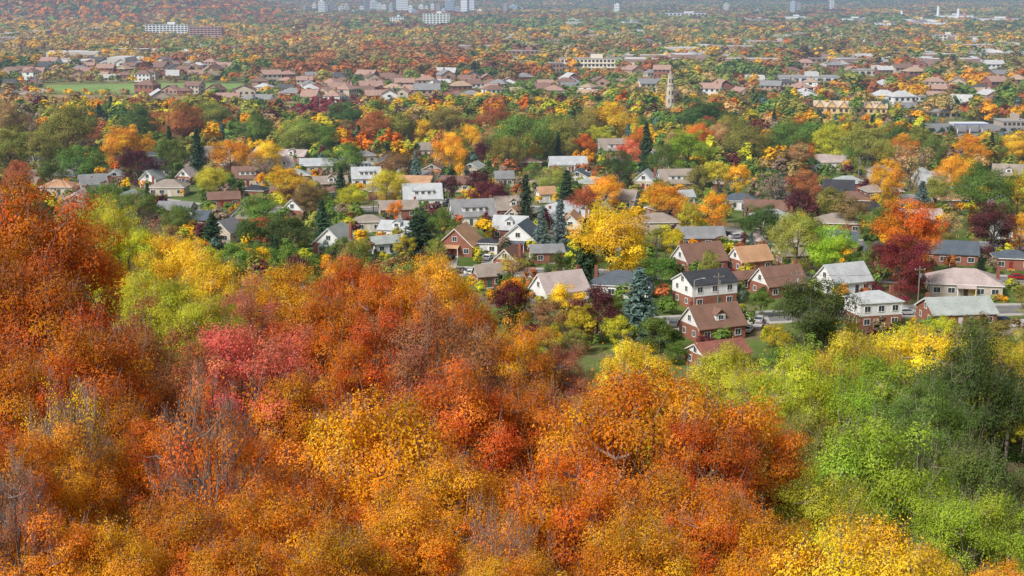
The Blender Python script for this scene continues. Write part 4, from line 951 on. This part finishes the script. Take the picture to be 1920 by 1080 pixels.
while y<255:
    sp=9.0; x=-.43*y-4
    while x<.43*y+4:
        xx=x+rnd.uniform(-2.5,2.5); yy=y+rnd.uniform(-2.5,2.5); x+=sp
        d=np.hypot(NA[:,0]-xx,NA[:,1]-yy)
        if np.min(d)<3.8: continue
        z0=T(xx,yy); Ht=rnd.uniform(11,16) if yy<190 else rnd.uniform(9,14); px,pt,zc=proj(xx,yy,z0+Ht); pb=proj(xx,yy,z0)[1]
        lim=max(np.interp(px,outx,outy)+30,np.interp(yy,CLY,CLP))
        if pt<lim:
            zt=atY(px,lim+rnd.uniform(0,60),yy)[2]; Ht=zt-z0
            if Ht<4: continue
        R=min(rnd.uniform(3.2,4.6),Ht*.45); ok=False
        for q in (1,.85,.7,.55):
            px,pt,zc=proj(xx,yy,z0+Ht*q)
            if not blocked(px,pt,pb,R*F/zc,yy): ok=True; Ht*=q; R*=max(q,.75); break
        if not ok or Ht<4: continue
        if pt>1075: continue
        if any(math.hypot(h['x']-xx,h['y']-yy)<h['r']+R*.5 for h in HOUSES): continue
        j=int(np.argmin(np.hypot((NA[:,0]-xx),(NA[:,1]-yy)))); c=NP[j][3]
        if rnd.random()<.35: c=rnd.choice({'dgreen':['green'],'green':['olive','bgreen'],'bgreen':['green','ygreen'],'ygreen':['green','bgreen'],'olive':['green']}.get(c,['orange','amber','rust','deep']))
        plant(xx,yy,z0,Ht,R,'r' if (rnd.random()<.85 or xx/yy>.12) else 't',c,'near'); cnt+=1
    y+=sp
print('near fill',cnt,'trees',len(TREES))
QC=[];QN=[];QS=[];QT=[]
ux=[];uy=[];uz=[];ur=[];uh=[];uc=[]
for i in range(3200):
    Y=rnd.uniform(24,250); X=rnd.uniform(-.45,.45)*Y+rnd.uniform(-6,6)
    if math.hypot(X,Y)<22 or (Y>215 and abs(X)<70): continue
    ux.append(X);uy.append(Y);uz.append(T(X,Y)-.3);r=rnd.uniform(1.2,2.4);ur.append(r);uh.append(r*rnd.uniform(1.4,2.4)); u=X/Y
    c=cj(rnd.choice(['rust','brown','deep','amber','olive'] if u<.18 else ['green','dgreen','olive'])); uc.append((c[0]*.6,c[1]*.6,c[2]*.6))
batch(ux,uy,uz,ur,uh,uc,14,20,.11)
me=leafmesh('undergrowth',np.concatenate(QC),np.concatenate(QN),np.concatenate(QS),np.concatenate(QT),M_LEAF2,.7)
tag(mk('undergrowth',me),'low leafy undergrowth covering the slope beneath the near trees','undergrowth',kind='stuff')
sl={}
for h in NAMED[:22]:
    for k in range(3):
        a=h['th']; lx=rnd.uniform(-.55,.55)*h['W']; ly=-h['D']/2-rnd.uniform(1.3,3.2)
        x=h['x']+lx*math.cos(a)-ly*math.sin(a); y=h['y']+lx*math.sin(a)+ly*math.cos(a); R=rnd.uniform(.6,1.1); col=rnd.choice(['green','dgreen','ygreen','crimson','gold'])
        root=bpy.data.objects.new('shrub',None); COL.objects.link(root); root.location=(x,y,T(x,y)); p=rnd.choice(MID)
        c=mk('crown',p[0],root,(0,0,-.25)); c.scale=(R/6,R/6,R*1.7/PH); c.color=jit(PAL[col][0])
        t=mk('stem',p[1],root,(0,0,0)); t.scale=(R/6,R/6,R*1.4/PH)
        sl.setdefault(h['short'],[]).append((x,root,PAL[col][1]))
for sh,L in sl.items():
    L.sort(key=lambda q:q[0])
    for w,(x,o,cw) in zip(('left','middle','right'),L): tag(o,' '.join(('%s small %s shrub before %s'%(w,cw,sh)).split()[:16]),'shrub','shrubs along the house fronts')

# ------------------------------------------------------------------ labels for trees
form={'r':'leafy tree','t':'thinning tree','s':'spruce','b':'nearly bare tree'}
grp={}
for t in TREES:
    cw=PAL[t['col']][1]; sz='tall' if t['Ht']>15 else 'mid sized' if t['Ht']>9 else 'small'
    if t['zone']=='near':
        v='at the top of the near woods' if t['py']<600 else 'halfway down the near woods' if t['py']<850 else 'at the bottom of the near woods'
        hx='far left' if t['px']<384 else 'left' if t['px']<768 else 'centre' if t['px']<1152 else 'right' if t['px']<1536 else 'far right'
        key=(cw,form[t['form']],hx+' '+v)
    else:
        hs=min(NAMED,key=lambda h:(h['px']-t['px'])**2+((h['py']-t['py'])*1.3)**2)
        dx=t['px']-hs['px']; rel='left of' if dx<-18 else 'right of' if dx>18 else ('in front of' if t['Y']<hs['y'] else 'behind')
        key=(sz+' '+cw,form[t['form']],rel+' the '+hs['short'])
    grp.setdefault(key,[]).append(t)
for (cw,fm,ph),L in grp.items():
    L.sort(key=lambda t:t['px'])
    for i,t in enumerate(L):
        w=ordword(i,len(L)); lab=((w+' ') if w else '')+cw+' '+fm+(', ' if t['zone']=='near' else ' ')+ph
        ws=lab.split()
        if len(ws)>16: lab=' '.join(ws[:16])
        tag(t['o'],lab,'tree','trees of the near slope woods' if t['zone']=='near' else 'trees among the houses')

# ------------------------------------------------------------------ camera, light
cd=bpy.data.cameras.new('Camera'); cam=bpy.data.objects.new('Camera',cd); COL.objects.link(cam); cam.location=(0,0,CH); cam.rotation_euler=(R_(90)-TH,0,0)
cd.sensor_width=36; cd.lens=F/1920*36; cd.clip_start=1; cd.clip_end=40000; S.camera=cam
w=bpy.data.worlds.new('World'); S.world=w; w.use_nodes=True; nt=w.node_tree; bg=nt.nodes['Background']
sk=nt.nodes.new('ShaderNodeTexSky'); sk.sky_type='NISHITA'; sk.sun_disc=False; sk.sun_elevation=R_(44); sk.sun_rotation=R_(225); sk.dust_density=4; sk.air_density=1.0
hs=nt.nodes.new('ShaderNodeHueSaturation'); hs.inputs['Saturation'].default_value=.45; nt.links.new(sk.outputs[0],hs.inputs['Color']); nt.links.new(hs.outputs[0],bg.inputs[0]); bg.inputs[1].default_value=.125
ld=bpy.data.lights.new('Sun','SUN'); ld.energy=3.1; ld.angle=R_(7); ld.color=(1,.96,.9); lo=bpy.data.objects.new('Sun',ld); COL.objects.link(lo)
az=R_(225); el=R_(44)
sd=mathutils.Vector((math.sin(az)*math.cos(el),math.cos(az)*math.cos(el),math.sin(el)))
lo.rotation_euler=sd.to_track_quat('Z','Y').to_euler()
S.view_settings.view_transform='Standard'; S.view_settings.look='None'; S.view_settings.exposure=0
